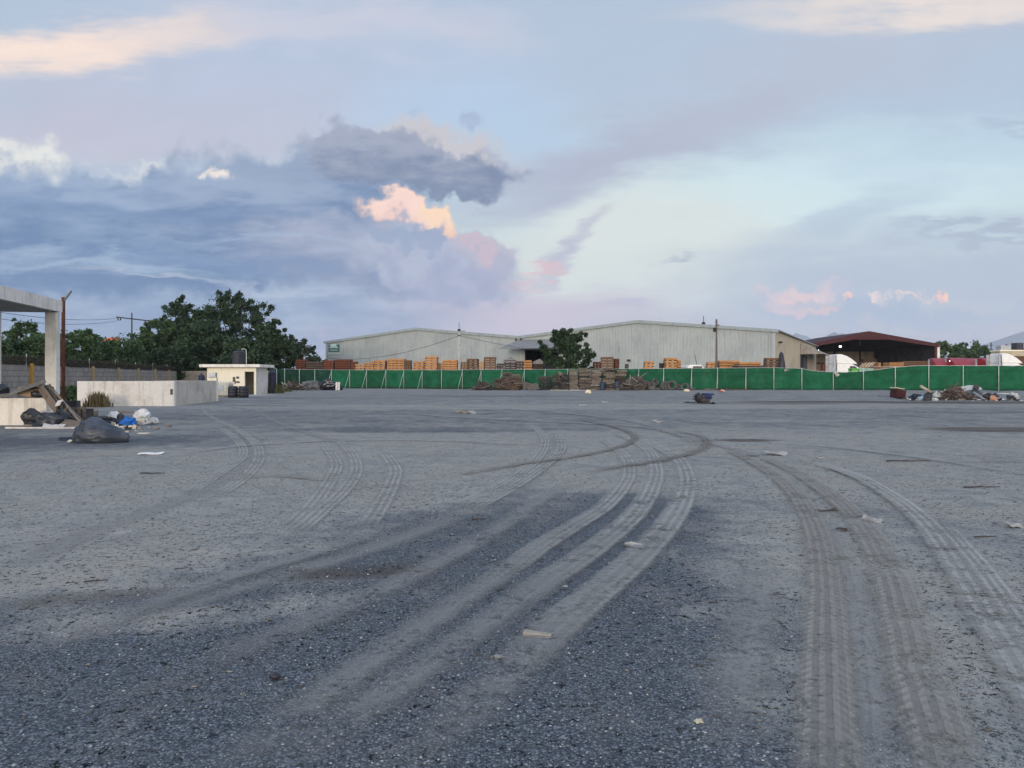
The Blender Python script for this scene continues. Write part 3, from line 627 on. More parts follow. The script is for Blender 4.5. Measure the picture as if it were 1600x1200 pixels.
# block wall with yellow posts and wire
WA, WB = Vector((-29.6, 31.0, 0)), Vector((-47.2, 108.0, 0)); WL = (WB - WA).length
t = empty('block_wall', WA, 'grey concrete block boundary wall with ochre posts and rusty wire along its top', 'wall', rz=math.atan2(WB.y - WA.y, WB.x - WA.x))
mb = MB(); mb.bb(0, WL, -0.1, 0.1, -0.1, 2.4); mb.build('block_panel', BLOCK, t)
def wall_s(px):
    u = (px - 800) / F; e = (WB - WA) / WL
    return (u * WA.y - WA.x) / (e.x - u * e.y)
for px in (-30, 45, 95, 142, 182, 213.5, 240, 262):
    s_ = wall_s(px)
    mb = MB(); mb.bb(s_ - 0.17, s_ + 0.17, -0.30, -0.103, -0.05, 2.43); mb.prism([(s_ - .17, 2.43), (s_ + .17, 2.43), (s_ + .08, 2.53), (s_ - .08, 2.53)], 'y', -0.30, -0.103); mb.build('post', YELLOW if px < 60 else DULLY, t)
    mb = MB(); mb.tube([(s_ - 0.45, 0, 2.38), (s_ - 0.45, 0, 3.25)], 0.035, 6); mb.build('wire_post', GALV, t)
mb = MB(); mb.bb(0, WL, -0.01, 0.01, 2.4, 3.0); mb.build('wire_mesh', WIRE, t)
mb = MB(); mb.bb(-47.1, -34.0, 109.5, 109.7, -0.05, 2.45)
mb.build('block_wall', mat('tan_block', (0.30, 0.26, 0.20), (0.22, 0.19, 0.15), var=0.2), label='low tan wall stub behind the white shed, overgrown with weeds', cat='wall')

# ------------------------------------------------------------------ white shed
SX, SY = -22.8, 68.5
t = empty('shed', (SX, SY, 0), 'small cream shed with flat slab roof and open doorway below the dark trees', 'shed')
mb = MB()
mb.bb(-4.35, -1.0, 0, 0.15, -0.05, 2.42); mb.bb(-0.16, 0.0, 0.0, 0.15, -0.05, 2.42); mb.bb(-1.0, -0.16, 0, 0.15, 2.05, 2.42)
mb.bb(-4.35, -4.2, 0.15, 3.2, -0.05, 2.42); mb.bb(-4.2, -0.15, 3.05, 3.2, -0.05, 2.42); mb.build('wall', CREAM, t)
mb = MB(); mb.bb(-0.15, 0.002, 0.153, 3.2, -0.05, 2.415); mb.build('side_wall', mat('shaded_cream_plaster', (0.62, 0.60, 0.58), (0.50, 0.48, 0.44), var=0.1, streak=0.2), t)  # side wall's shade is painted in: greyer copy of the front plaster
mb = MB(); mb.bb(-4.85, 0.5, -0.5, 3.7, 2.42, 2.68); mb.build('roof', WHITE, t, bevel=0.01)
mb = MB(); mb.bb(-0.20, -0.165, 0.02, 0.85, 0.0, 2.0); mb.build('door', GREYW, t)
mb = MB(); mb.bb(-1.02, -0.98, -0.012, 0.17, 0, 2.06); mb.bb(-0.18, -0.14, -0.012, 0.0, 0, 2.06); mb.bb(-0.98, -0.18, -0.012, 0.17, 2.02, 2.06); mb.build('door_frame', mat('beige_frame', (0.55, 0.53, 0.47)), t)
for k, (dx, dz, w, h) in enumerate(((-1.95, 1.35, .22, .42), (-1.62, 1.5, .25, .2), (-1.6, 1.1, .3, .16), (-1.85, 1.1, .12, .3))):
    mb = MB(); mb.sheet((dx, -0.01, dz), w, h, 0.01, Matrix.Rotation(math.radians(90), 3, 'X'), k, 0.02, 5); mb.build('peeled_patch', mat('dark_peeled_plaster', (0.10, 0.09, 0.08)), t)
def tank(loc, rr, h, m, label, pipe=True):
    t = empty('water_tank', loc, label, 'water tank')
    pr = [(0.02, 0), (rr * .97, 0), (rr, 0.04)]; n = 5
    for i in range(n):
        z0 = 0.04 + (h * .82) * i / n; z1 = 0.04 + (h * .82) * (i + 1) / n
        pr += [(rr, z0 + .01), (rr, z1 - .05), (rr * 1.03, z1 - .03), (rr * 1.03, z1 - .01), (rr, z1)]
    pr += [(rr * .96, h * .87), (rr * .6, h * .95), (rr * .3, h * .97), (rr * .3, h), (0.02, h)]
    mb = MB(); mb.lathe(pr, 24); mb.build('tank_body', m, t, smooth=True)
    mb = MB(); mb.lathe([(0.02, h), (rr * .34, h), (rr * .34, h + .06), (.02, h + .07)], 16); mb.build('lid', BLACKP, t)
    if pipe:
        mb = MB(); mb.tube([(rr * .4, -rr * .3, h + .08), (rr * .9, -rr * .35, h + .12), (rr + .12, -rr * .35, h + .02), (rr + .14, -rr * .35, 0)], 0.025, 6); mb.build('pipe', WHITE, t, smooth=True)
tank((SX - 2.05, SY + 1.6, 2.68), 0.58, 1.32, BLACKP, 'black plastic water tank with a white pipe on the roof of the cream shed')
p = gat(425, 73.5); tank(p, 0.36, 2.3, NAVYP, 'tall dark blue tank standing right behind the cream shed', True)
p = gat(315, 76); tank((p.x, p.y, 0.55), 0.30, 1.3, NAVYP, 'small dark tank seen above the enclosure wall left of the cream shed', False)
mb = MB(); mb.bb(p.x - .4, p.x + .4, 75.6, 76.4, -0.02, 0.55); mb.build('plinth', GREYW, label='cement block plinth hidden under the small dark tank behind the enclosure wall', cat='plinth')
# IBC tote and drums
p = gat(349, 59)
t = empty('caged_tank', p, 'white liquid tote in a steel cage on a pallet before the cream shed', 'tank')
mb = MB(); mb.bb(-0.60, 0.60, -0.48, 0.48, 0.15, 1.10); mb.build('plastic_tank', mat('milky_plastic', (0.55, 0.53, 0.45), (0.46, 0.45, 0.40), rough=0.5, var=0.1), t, bevel=0.06)
mb = MB()
for i in range(7):
    x = -0.62 + 1.24 * i / 6; mb.tube([(x, -0.5, 0.14), (x, -0.5, 1.16)], 0.012, 5); mb.tube([(x, 0.5, 0.14), (x, 0.5, 1.16)], 0.012, 5)
for z in (0.16, 0.42, 0.68, 0.92, 1.16):
    mb.tube([(-0.62, -0.5, z), (0.62, -0.5, z), (0.62, 0.5, z), (-0.62, 0.5, z), (-0.62, -0.5, z)], 0.013, 5)
mb.build('cage', GALV, t)
mb = MB(); mb.bb(-0.28, 0.15, -0.53, -0.515, 0.5, 0.9); mb.build('label_plate', mat('grey_plate', (0.42, 0.46, 0.48)), t)
mb = MB(); mb.bb(-0.48, -0.32, -0.53, -0.515, 0.64, 0.80); mb.build('white_sticker', WHITE, t)
mb = MB()
for y in (-.45, 0, .45): mb.bb(-.62, .62, y - .06, y + .06, 0, .12)
mb.build('pallet_base', mat('grey_base_wood', (0.22, 0.19, 0.15)), t)
def drum(px, Y, rr, h, m, label, cat='drum', group=None):
    t = empty('plastic_drum', gat(px, Y), label, cat, group)
    pr = [(0.02, 0), (rr * .9, 0), (rr * .98, .03)]
    for z in (0.25, 0.5, 0.75): pr += [(rr, h * z - .05), (rr * 1.05, h * z - .02), (rr * 1.05, h * z + .02), (rr, h * z + .05)]
    pr += [(rr * .98, h - .03), (rr * .9, h), (rr * .86, h - .02), (.02, h - .02)]
    mb = MB(); mb.lathe(pr, 20); mb.build('drum_body', m, t, smooth=True)
    mb = MB(); mb.lathe([(0.045, h - .02), (.045, h + .015), (.01, h + .015)], 10, (rr * .5, 0, 0)); mb.build('bung', DARKV, t)
    return t
drum(364, 57.5, 0.36, 0.86, BLACKP, 'black ribbed drum nearer to the caged white tote', 'drum', 'black drums before the shed')
drum(380.5, 57.5, 0.37, 0.86, BLACKP, 'black ribbed drum nearer to the shed doorway', 'drum', 'black drums before the shed')
mb = MB(); mb.bb(-22.6, -20.6, 63.5, 67.8, -0.02, 0.02); mb.build('concrete_apron', GREYW, kind='structure', label='pale concrete strip at the shed door')

# ------------------------------------------------------------------ warehouse
A_ = Vector((-36.9, 153.0, 0)); B_ = Vector((39.4, 115.0, 0)); WHL = (B_ - A_).length; half = WHL / 2
ang = math.atan2(B_.y - A_.y, B_.x - A_.x)
t = empty('warehouse', A_, 'huge pale grey metal warehouse with two gables behind the green fence', 'warehouse', rz=ang)
EX = (B_ - A_) / WHL
def wh_s(px):
    u = (px - 800) / F; return (u * A_.y - A_.x) / (EX.x - u * EX.y)
def zt(s):
    k = s % half; return 8.55 + 2.05 * (1 - abs(k / half * 2 - 1))
EAVE = 8.55; DEP = 66.0
o0, o1, oz = wh_s(816), wh_s(876), 6.3
mb = MB(); step = 1.065; n = int(round(WHL / step))
xs = [WHL * i / n for i in range(n + 1)]
for a, b in zip(xs, xs[1:]):
    zb = oz if (a > o0 and b < o1) else -0.1
    mb.prism([(a, zb), (b, zb), (b, zt(b - 1e-4) - .02), (a, zt(a + 1e-4) - .02)], 'y', 0, 0.12)
    if zb < 0: mb.prism([(a - .05, zb), (a + .05, zb), (a + .05, zt(a + 1e-4) - .03), (a - .05, zt(a + 1e-4) - .03)], 'y', -0.05, -0.001)
    m_ = (a + b) / 2
    mb.prism([(m_ - .035, zb), (m_ + .035, zb), (m_ + .035, zt(m_) - .03), (m_ - .035, zt(m_) - .03)], 'y', -0.03, -0.001)
mb.build('front_wall', METW, t)
s1, s2 = 31.0, 45.0
mb = MB(); mb.bb(WHL - .12, WHL, 0.123, DEP, -0.1, EAVE)
k = 0.6
while k < DEP: mb.bb(WHL + .001, WHL + .04, k - .04, k + .04, -0.1, EAVE - .02); k += 1.0
mb.build('side_wall', TANW, t)
mb = MB(); mb.bb(0, 0.12, 0.123, DEP, -0.1, EAVE); mb.build('far_side_wall', METW, t)
mb = MB(); mb.prism([(0.12, -0.1), (WHL - .12, -0.1), (WHL - .12, EAVE), (half * 1.5, 10.5), (half, EAVE), (half / 2, 10.5), (0.12, EAVE)], 'y', DEP - .12, DEP); mb.build('back_wall', METW, t)
for g in range(2):
    x0 = g * half
    mb = MB(); e = 0.45 if g == 0 else 0.0; e2 = 0.45 if g == 1 else 0.0
    zl = lambda d: EAVE - 2.05 * d / (half / 2)
    mb.prism([(x0 - e, zl(e) + .02), (x0 + half / 2, 10.62), (x0 + half + e2, zl(e2) + .02), (x0 + half + e2, zl(e2) + .18), (x0 + half / 2, 10.80), (x0 - e, zl(e) + .18)], 'y', -0.25, DEP + .2)
    rf = mb.build('roof', METR, t)
    mb = MB(); mb.prism([(x0 - e, zl(e) - .28), (x0 + half / 2, 10.32), (x0 + half + e2, zl(e2) - .28), (x0 + half + e2, zl(e2) + .19), (x0 + half / 2, 10.81), (x0 - e, zl(e) + .19)], 'y', -0.32, -0.253)
    mb.build('gable_trim', mat('grey_green_trim', (0.27, 0.32, 0.33), (0.22, 0.26, 0.27), rough=0.5), rf)
for k, (sx) in enumerate((0.06, WHL - .25)):
    mb = MB(); mb.bb(sx - .18, sx + .18, -0.13, -0.055, -0.1, 8.1); mb.build('corner_trim', METR, t)
for sx in (half - .55, half + .45):
    mb = MB(); mb.tube([(sx, -.22, 7.3), (sx, -.22, 8.4)], 0.12, 8); mb.build('downpipe', DARKV, t)
mb = MB(); mb.bb(WHL - 0.9, WHL - 0.75, -.2, -.06, 0, 8.3); mb.build('downpipe', METR, t)
# front awning over the dark opening
a0, a1 = wh_s(800), wh_s(880)
mb = MB(); mb.add([(a0 + 1.2, -.06, 8.05), (a1 + .6, -.06, 8.05), (a1, -5.0, 6.45), (a0, -5.0, 6.45), (a0 + 1.2, -.06, 7.93), (a1 + .6, -.06, 7.93), (a1, -5.0, 6.33), (a0, -5.0, 6.33)],
             [(0, 3, 2, 1), (4, 5, 6, 7), (0, 1, 5, 4), (1, 2, 6, 5), (2, 3, 7, 6), (3, 0, 4, 7)]); aw = mb.build('awning', mat('dull_grey_sheet', (0.235, 0.24, 0.24), (0.19, 0.195, 0.195), rough=.85, spec=.05), t)
for q0 in (o0 - .3, o1 + .02):
    mb = MB(); mb.bb(q0, q0 + .28, -.10, .3, 0, oz); mb.build('door_jamb', mat('pale_jamb', (0.40, 0.38, 0.36)), t)
mb = MB(); mb.bb(o0, o0 + .5, .15, .5, 0, oz); mb.build('door_leaf', REDST, t)
mb = MB(); mb.bb(o0, o1, 8, 8.1, 0, oz + 1); mb.build('inner_wall', INNER, t)
# faint square hatch on the left gable, sign, wall lamp, whip antennas
h0, h1 = wh_s(588), wh_s(632)
mb = MB()
for q in ((h0, h1, 3.2, 3.3), (h0, h1, 6.8, 6.9), (h0, h0 + .12, 3.3, 6.8), (h1 - .12, h1, 3.3, 6.8)): mb.bb(q[0], q[1], -0.085, -0.055, q[2], q[3])
mb.build('hatch_frame', METR, t)
g0, g1 = wh_s(514), wh_s(530.5)
mb = MB(); mb.bb(g0, g1, -.16, -.06, 6.6, 8.0); sg = mb.build('sign', mat('dark_teal_board', (0.04, 0.11, 0.11), (0.05, 0.13, 0.12), rough=0.6), t)
pale = mat('pale_teal_paint', (0.45, 0.62, 0.57), (0.38, 0.55, 0.52), rough=0.6)
mb = MB(); mb.bb(g0 + .55, g1 - .6, -.20, -.162, 7.62, 8.14); mb.build('header_panel', pale, sg)
mb = MB(); mb.bb(g0 + .25, g1 - .3, -.18, -.162, 7.36, 7.54); mb.build('upper_band', pale, sg)
mb = MB(); mb.bb(g0 + .35, g1 - .35, -.18, -.162, 6.82, 7.04); mb.build('lower_band', mat('mid_teal_paint', (0.26, 0.42, 0.41)), sg)
mb = MB(); mb.bb(g0 - .3, g1 + .2, -.13, -.06, 6.25, 6.42); mb.build('sign_rail', pale, sg)
for px, zz in ((983, 4.3), (737, 3.8)):
    sx = wh_s(px); mb = MB(); mb.box((sx, -.3, zz), (.5, .4, .3)); mb.build('wall_lamp', DARKV, t)
# side awning and door
mb = MB(); mb.add([(WHL + .045, 33, 7.9), (WHL + .045, 60, 7.9), (WHL + 4.2, 60, 6.0), (WHL + 4.2, 33, 6.0), (WHL + .045, 33, 7.78), (WHL + .045, 60, 7.78), (WHL + 4.2, 60, 5.88), (WHL + 4.2, 33, 5.88)],
             [(0, 1, 2, 3), (4, 7, 6, 5), (0, 3, 7, 4), (3, 2, 6, 7), (2, 1, 5, 6), (1, 0, 4, 5)]); aw = mb.build('awning', mat('pale_tan_roof', (0.36, 0.34, 0.31)), t)
mb = MB(); mb.prism([(WHL + .05, 5.9), (WHL + 4.1, 5.9), (WHL + .05, 7.75)], 'y', 33.05, 33.15); mb.build('awning_cheek', mat('grey_tan_sheet', (0.30, 0.28, 0.25)), aw)
mb = MB(); mb.bb(WHL + .045, WHL + .12, 33.3, 38.5, 0, 5.8); mb.build('dark_doorway_panel', INNER, t)  # solid dark panel standing in for the shade inside the doorway
mb = MB(); mb.bb(WHL + .13, WHL + .22, 38.0, 44.0, 0, 5.8); mb.build('sliding_door', mat('slate_sheet', (0.10, 0.11, 0.13)), t)
mb = MB(); mb.box((WHL + .3, 3.2, 6.9), (.5, .9, .25)); mb.build('flood_lamp', DARKV, t)
for px, top in ((713, 503), (1097, 493)):
    sx = wh_s(px); u = (px - 800) / F; Yw = A_.y + sx * EX.y; zz = CAMH + (HZ - top) / F * Yw
    mb = MB(); mb.tube([(sx, 1, zt(sx) + .1), (sx, 1, zz)], 0.05, 6); mb.box((sx, 1, zt(sx) + .35), (.5, .3, .5)); mb.build('antenna', DARKV, t)

# ------------------------------------------------------------------ red open barn
BD = 176.0; bx0, bx1 = (1266.5 - 800) / F * BD, (1462 - 800) / F * BD; bw = bx1 - bx0; pk = (1356 - 800) / F * BD - bx0
ez = CAMH + 52.5 / F * BD; pz = CAMH + 72 / F * BD
t = empty('open_barn', (bx0, BD, 0), 'dark red steel barn with open gable front at the right of the warehouse', 'barn')
dp = 30.0
mb = MB(); mb.prism([(-.3, ez - .15), (pk, pz - .12), (bw + .3, ez - .15), (bw + .3, ez + .02), (pk, pz + .05), (-.3, ez + .02)], 'y', -0.8, dp); rf = mb.build('roof', mat('dark_roof_sheet', (0.06, 0.03, 0.035)), t)
mb = MB(); mb.prism([(-.35, ez - .75), (pk, pz - 1.25), (bw + .35, ez - .75), (bw + .35, ez - .0), (pk, pz - .10), (-.35, ez - .0)], 'y', -0.95, -0.803); mb.build('gable_beam', REDST, rf)
mb = MB(); mb.prism([(pk - 4.2, pz - 1.9), (pk + 4.2, pz - 1.9), (pk, pz - 1.2)], 'y', -0.79, -0.7); mb.build('gable_panel', REDST, rf)
mb = MB(); mb.bb(bw - .55, bw - .05, -.6, -.1, 0, ez - .7); mb.build('column', REDST, t)
mb = MB(); mb.bb(bw + .02, bw + .55, -.7, -.2, 0, ez - .35); mb.build('downpipe', WHITE, t)
mb = MB(); mb.bb(0.05, .55, -.6, -.1, 0, ez - .7); mb.build('column', REDST, t)
zmid = CAMH + 42 / F * (BD + dp)
mb = MB(); mb.bb(0, bw, dp - .2, dp, 0, zmid); mb.build('back_wall', INNERW, t)
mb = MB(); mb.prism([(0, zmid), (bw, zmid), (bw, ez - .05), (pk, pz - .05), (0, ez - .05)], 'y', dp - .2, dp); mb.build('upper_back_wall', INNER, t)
mb = MB(); mb.bb(-.15, .04, 0, dp - .2, 0, ez - .06); mb.build('side_wall', INNERW, t)
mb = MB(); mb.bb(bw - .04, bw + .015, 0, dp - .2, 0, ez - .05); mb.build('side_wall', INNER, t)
for zz in (zmid, zmid * .62):
    mb = MB(); mb.bb(0.05, bw - .05, dp - .5, dp - .21, zz - .25, zz + .12); mb.build('wall_girt', DARKV, t)
for k in (.3, .62, .86):
    mb = MB(); mb.bb(bw * k - .2, bw * k + .2, dp - .7, dp - .51, 0, ez + 1); mb.build('inner_column', DARKV, t)
mb = MB(); mb.tube([(bw * .46, 4, pz - 1), (bw * .46, 4, pz - 3)], .04, 5); mb.build('hanging_cable', GALV, t)
lm = bpy.data.materials.new('lit_lamp'); lm.use_nodes = True; N = NT(lm.node_tree); em = N.new('Emission'); N.put(em.inputs[0], (0.9, 1.0, 0.95, 1)); em.inputs[1].default_value = 4.0; N.out(em.outputs[0])
for px, py, rr in ((1313, 541.5, .30), (1279, 548, .10)):
    Y = BD + 3; q = at(px, py, Y) - Vector((bx0, BD, 0))
    mb = MB(); mb.lathe([(.02, -.2), (rr * .8, -.15), (rr, 0), (rr * .7, .2), (.02, .25)], 12, q); lp = mb.build('lamp', lm, t, smooth=True)
    mb = MB(); mb.tube([q + Vector((0, 0, .25)), q + Vector((0, 0, 1.6))], .05, 5); mb.build('lamp_stem', DARKV, lp)

# ------------------------------------------------------------------ green fence
def fy(px): return 96.8 / (1 + 0.434 * (px - 800) / F)
TARP = []
def tarp_mat(name, c1, c2):
    m = bpy.data.materials.new(name); m.use_nodes = True; N = NT(m.node_tree)
    v = N.coord('Object'); x, y, z = N.sep(v); oi = N.new('ObjectInfo'); r_ = S(m.node_tree, oi.outputs['Random'])
    n = N.noise(N.comb(x + r_ * 50, y, z * 1.4), 1.1, 6, 0.65); n2 = N.noise(v, 9.0, 4, 0.6)
    c = N.mix(N.ss(n, 0.32, 0.68), c1, c2)
    c = N.mix(N.ss(N.noise(N.comb(x + r_ * 20, y, z * 0.8), 0.5, 4, .6), 0.55, 0.75) * 0.35, c, (0.05, 0.17, 0.10))
    g = (0.82 + n2 * 0.36) * (0.82 + r_ * 0.36); c = N.mix(1.0, c, N.comb(g, g, g), 'MULTIPLY')
    c = N.mix(N.ss(z, 2.02, 2.06) * N.ss(z, 2.16, 2.10) * 0.45, c, (0.004, 0.05, 0.022))
    c = N.mix(N.ss(N.noise(N.comb(x * 3.0 + r_ * 90.0, y, z * 0.25), 1.2, 3, .6), 0.56, 0.72) * 0.4, c, (0.02, 0.165, 0.085))
    c = N.mix(N.ss(z + (n - .5) * 0.8, 0.42, 0.05) * 0.55, c, (0.05, 0.06, 0.045))
    b = N.bsdf(c, 0.75, N.bump(n2, 0.3, 0.02), 0, 0.25); tl = N.new('BsdfTranslucent'); N.put(tl.inputs[0], c); mx = N.new('MixShader'); mx.inputs[0].default_value = 0.2
    N.link(b, mx.inputs[1]); N.link(tl.outputs[0], mx.inputs[2]); N.out(mx.outputs[0]); return m
GREEN = tarp_mat('green_shade_cloth', (0.004, 0.085, 0.036), (0.010, 0.130, 0.062))
DGREEN = tarp_mat('tree_shaded_cloth', (0.006, 0.035, 0.024), (0.006, 0.055, 0.034))  # darker copy of the cloth, the trees' shade put into its colour
posts = [424, 445, 468, 492, 518, 546.6, 573, 603, 631, 659.7, 690, 722.5, 751.7, 784.5, 819.4, 852, 887, 923, 960, 998, 1037, 1080.6, 1121, 1165.4, 1209, 1252.7, 1301.7, 1348.7, 1398.5, 1450.8, 1504.5, 1560, 1618, 1680]
def ftop(px):          # photo height of the cloth's top edge
    return float(np.interp(px, [424, 480, 546, 700, 900, 1100, 1210, 1252, 1268, 1300, 1345, 1398, 1430, 1600, 1700], [576, 577.5, 578, 578, 576.8, 575.2, 574.5, 575.5, 579, 581.5, 580.5, 574, 571.3, 571.3, 571]))
ft = empty('fence', gat(posts[0], fy(posts[0])), 'long green shade cloth fence on pale pipe posts across the back of the yard', 'fence')
fo = ft.location.copy()
def fpt(px, z): 
    Y = fy(px); return Vector(((px - 800) / F * Y, Y, z)) - fo
for a, b in zip(posts, posts[1:]):
    mb = MB(); nx, nz = 14, 8; vs = []; seed = a
    for k in (0, 1):
        for i in range(nx + 1):
            px = a + (b - a) * i / nx; Y = fy(px); X = (px - 800) / F * Y; g0 = gz(X, Y)
            sag = 0.06 * math.sin(math.pi * i / nx) * rnd.uniform(.7, 1.1)
            top = CAMH + (HZ - ftop(px)) / F * Y - sag; bot = g0 + 0.03 + 0.06 * mnoise.noise(Vector((X * .8, 3, 0)))
            for j in range(nz + 1):
                z = bot + (top - bot) * j / nz
                w = 0.17 * mnoise.noise(Vector((X * 0.9, z * 0.9, seed * .1))) * math.sin(math.pi * min(1, max(0, i / nx)))+ 0.05 * mnoise.noise(Vector((X * 3, z * 1.2, 5)))
                vs.append(Vector((X, Y + w + 0.05 + k * 0.012, z)) - fo)
    m = (nz + 1); o = (nx + 1) * m; fs = []
    for i in range(nx):
        for j in range(nz):
            q = i * m + j; fs.append((q, q + m, q + m + 1, q + 1)); fs.append((o + q, o + q + 1, o + q + m + 1, o + q + m))
    for i in range(nx): fs.append((i * m + nz, (i + 1) * m + nz, o + (i + 1) * m + nz, o + i * m + nz)); fs.append((i * m, o + i * m, o + (i + 1) * m, (i + 1) * m))
    for j in range(nz): fs.append((j, j + 1, o + j + 1, o + j)); q = nx * m + j; fs.append((q, o + q, o + q + 1, q + 1))
    mb.add(vs, fs); pn = mb.build('cloth_panel', DGREEN if b < 520 else GREEN, ft, smooth=True)
for i, px in enumerate(posts):
    Y = fy(px); g0 = gz((px - 800) / F * Y, Y); zt_ = CAMH + (HZ - (ftop(px) if not 1255 < px < 1390 else 575.5)) / F * Y
    mb = MB(); mb.tube([fpt(px, g0 - .1) + Vector((0, -.05, 0)), fpt(px, zt_ + .06) + Vector((0, -.05, 0))], 0.042, 7); mb.build('post', PALEPOST, ft, smooth=True)
    if 500 < px < 1180 and i % 7 != 3:
        d_ = Vector((-0.55 if px < 860 else -.28, -.75, 0))
        mb = MB(); mb.tube([fpt(px, g0 - .05) + d_, fpt(px, g0 + (zt_ - g0) * .93) + Vector((0, -.09, 0))], 0.03, 6); mb.build('brace', PALEPOST, ft, smooth=True)
mb = MB(); mb.tube([fpt(px, CAMH + (HZ - ftop(px)) / F * fy(px) + .0) + Vector((0, -.02, 0)) for px in np.arange(440, 1690, 12.)], 0.022, 5); mb.build('top_wire', GALV, ft)

# ------------------------------------------------------------------ utility poles, cables, far things
def cable(pts, label, rr=0.025, sag=1.0, group=None):
    a, b = Vector(pts[0]), Vector(pts[1]); L = []
    for i in range(25):
        k = i / 24; p = a.lerp(b, k); p.z -= sag * 4 * k * (1 - k); L.append(p)
    mb = MB(); mb.tube(L, rr, 5); mb.build('cable', DARKV, label=label, cat='cable', group=group)
pA = gat(717.5, 107); t = empty('utility_pole', pA, 'pale concrete pole in front of the left gable of the warehouse', 'pole')
mb = MB(); mb.tube([(0, 0, 0), (0, 0, 7.7)], 0.17, 10, 0.10); mb.build('mast', mat('pale_concrete', (0.48, 0.46, 0.44)), t, smooth=True)
mb = MB(); mb.box((0, -.1, 7.35), (.35, .2, .12)); mb.build('cable_clamp', DARKV, t)
pB = gat(1119.5, 93); t = empty('utility_pole', pB, 'dark wooden pole with a small transformer in front of the right gable', 'pole')
mb = MB(); mb.tube([(0, 0, 0), (0, 0, 8.45)], 0.14, 10, 0.10); mb.build('mast', mat('grey_weathered_pole', (0.13, 0.11, 0.095)), t, smooth=True)
mb = MB(); mb.lathe([(.02, 6.9), (.2, 6.95), (.2, 7.4), (.02, 7.45)], 12, (-.24, -.1, 0)); mb.build('transformer', DARKV, t)
mb = MB(); mb.box((0.1, 0, 7.75), (.5, .1, .1)); mb.build('crossarm', DARKV, t); mb = MB(); mb.box((0, 0, 8.1), (.34, .1, .08)); mb.build('crossarm', DARKV, t)
top = pA + Vector((0, -.1, 7.35))
cable((at(513, 559.5, 147), top), 'thin sagging black cable from the sign end of the warehouse to the pale pole', .03, 1.3)
cable((top, at(880, 552, 128)), 'thin black cable from the pale pole towards the dark warehouse opening', .025, .3)
pC = gat(206, 150); t = empty('utility_pole', pC, 'dark power pole with a long tilted crossarm rising above the left thicket', 'pole')
mb = MB(); mb.tube([(0, 0, 0), (0, 0, 14.1)], 0.2, 8, 0.13); mb.build('mast', mat('dark_pole_wood', (0.07, 0.06, 0.055)), t, smooth=True)
mb = MB(); mb.bar((-3.0, 0, 13.3), (4.0, 0, 12.5), .22, .22); mb.build('crossarm', DARKV, t)
for k in (-2.7, -2.2, 2.6, 3.4):
    mb = MB(); mb.lathe([(.02, 0), (.16, .05), (.10, .2), (.16, .3), (.02, .45)], 8, (k, 0, 13.3 - (k + 3) * .114 - .55)); mb.build('insulator', DARKV, t)
cable((pC + Vector((-2.7, 0, 13.1)), at(-120, 466, 70)), 'upper power cable between the tilted crossarm and the left picture edge', .03, 1.0)
cable((pC + Vector((-2.2, 0, 12.7)), at(-120, 478, 70)), 'lower power cable between the tilted crossarm and the left picture edge', .03, 1.2)
q = gat(428, 200); t = empty('lattice_mast', q, 'thin pinkish lattice mast behind the dark trees left of the warehouse', 'mast')
mb = MB(); Hm = 16.5
for sx, sy in ((-.5, -.5), (.5, -.5), (.5, .5), (-.5, .5)): mb.tube([(sx * 1.6, sy * 1.6, 0), (sx * .7, sy * .7, Hm)], .06, 5)
for i in range(12):
    k = 1.6 - .9 * i / 12; z = Hm * i / 12; z2 = Hm * (i + 1) / 12; mb.tube([(-.5 * k, -.5 * k, z), (.5 * k, -.5 * k, z2)], .045, 4); mb.tube([(.5 * k, -.5 * k, z), (-.5 * k, -.5 * k, z2)], .045, 4)
mb.build('lattice', mat('sunlit_pink_steel', (0.50, 0.36, 0.36)), t)  # pink of low sunlight put into the steel's colour
mb = MB(); mb.bb(-1.0, 1.0, -.4, .4, Hm, Hm + .3); mb.build('platform', mat('sunlit_pink_steel', (0.50, 0.36, 0.36)), t)
q = gat(167, 160); t = empty('hut', q, 'stand-in hut, its orange red roof coloured like a lit sign, peeping out above the left thicket', 'hut')
zz = CAMH + (HZ - 533) / F * 160
mb = MB(); mb.bb(-.9, .9, 0, 3, 0, zz - .05); mb.build('wall', GREYW, t)
mb = MB(); mb.prism([(-1.1, zz - .04), (1.2, zz + .15), (1.2, zz + .75), (-.3, zz + .5), (-1.1, zz + .05)], 'y', -.2, 3.2); mb.build('roof', mat('lit_sign_red', (0.85, 0.13, 0.05), (0.7, 0.1, 0.04)), t)  # strong red stands in for the glow of a lit sign
q = gat(1578, 205); zz = CAMH + (HZ - 550) / F * 205
t = empty('flat_building', q, 'distant low tan building with flat roof at the right edge behind the white truck', 'building')
mb = MB(); mb.bb(-2.6, 4.2, 0, 4, 0, zz); mb.build('wall', mat('tan_stucco', (0.48, 0.42, 0.30)), t)
mb = MB(); mb.bb(-2.8, 4.4, -.25, 4.2, zz, zz + .35); mb.build('parapet', CREAM, t)
mb = MB(); mb.bb(-1.8, 1.0, 1.0, 3, zz + .36, zz + 1.6); mb.build('roof_unit', GALV, t)
mb = MB(); mb.bb(2.6, 4.3, 1, 3.5, zz + .36, zz + 2.3); mb.build('roof_hut', mat('dark_hut', (0.05, 0.05, 0.06)), t)
q = gat(1548.5, 230); t = empty('utility_pole', q, 'small dark pole standing far off beyond the right hand trees', 'pole')
mb = MB(); mb.tube([(0, 0, 0), (0, 0, CAMH + (HZ - 536) / F * 230)], .16, 6); mb.build('mast', DARKV, t)
mb = MB(); mb.box((0, 0, 11.0), (1.3, .12, .12)); mb.build('crossarm', DARKV, t)

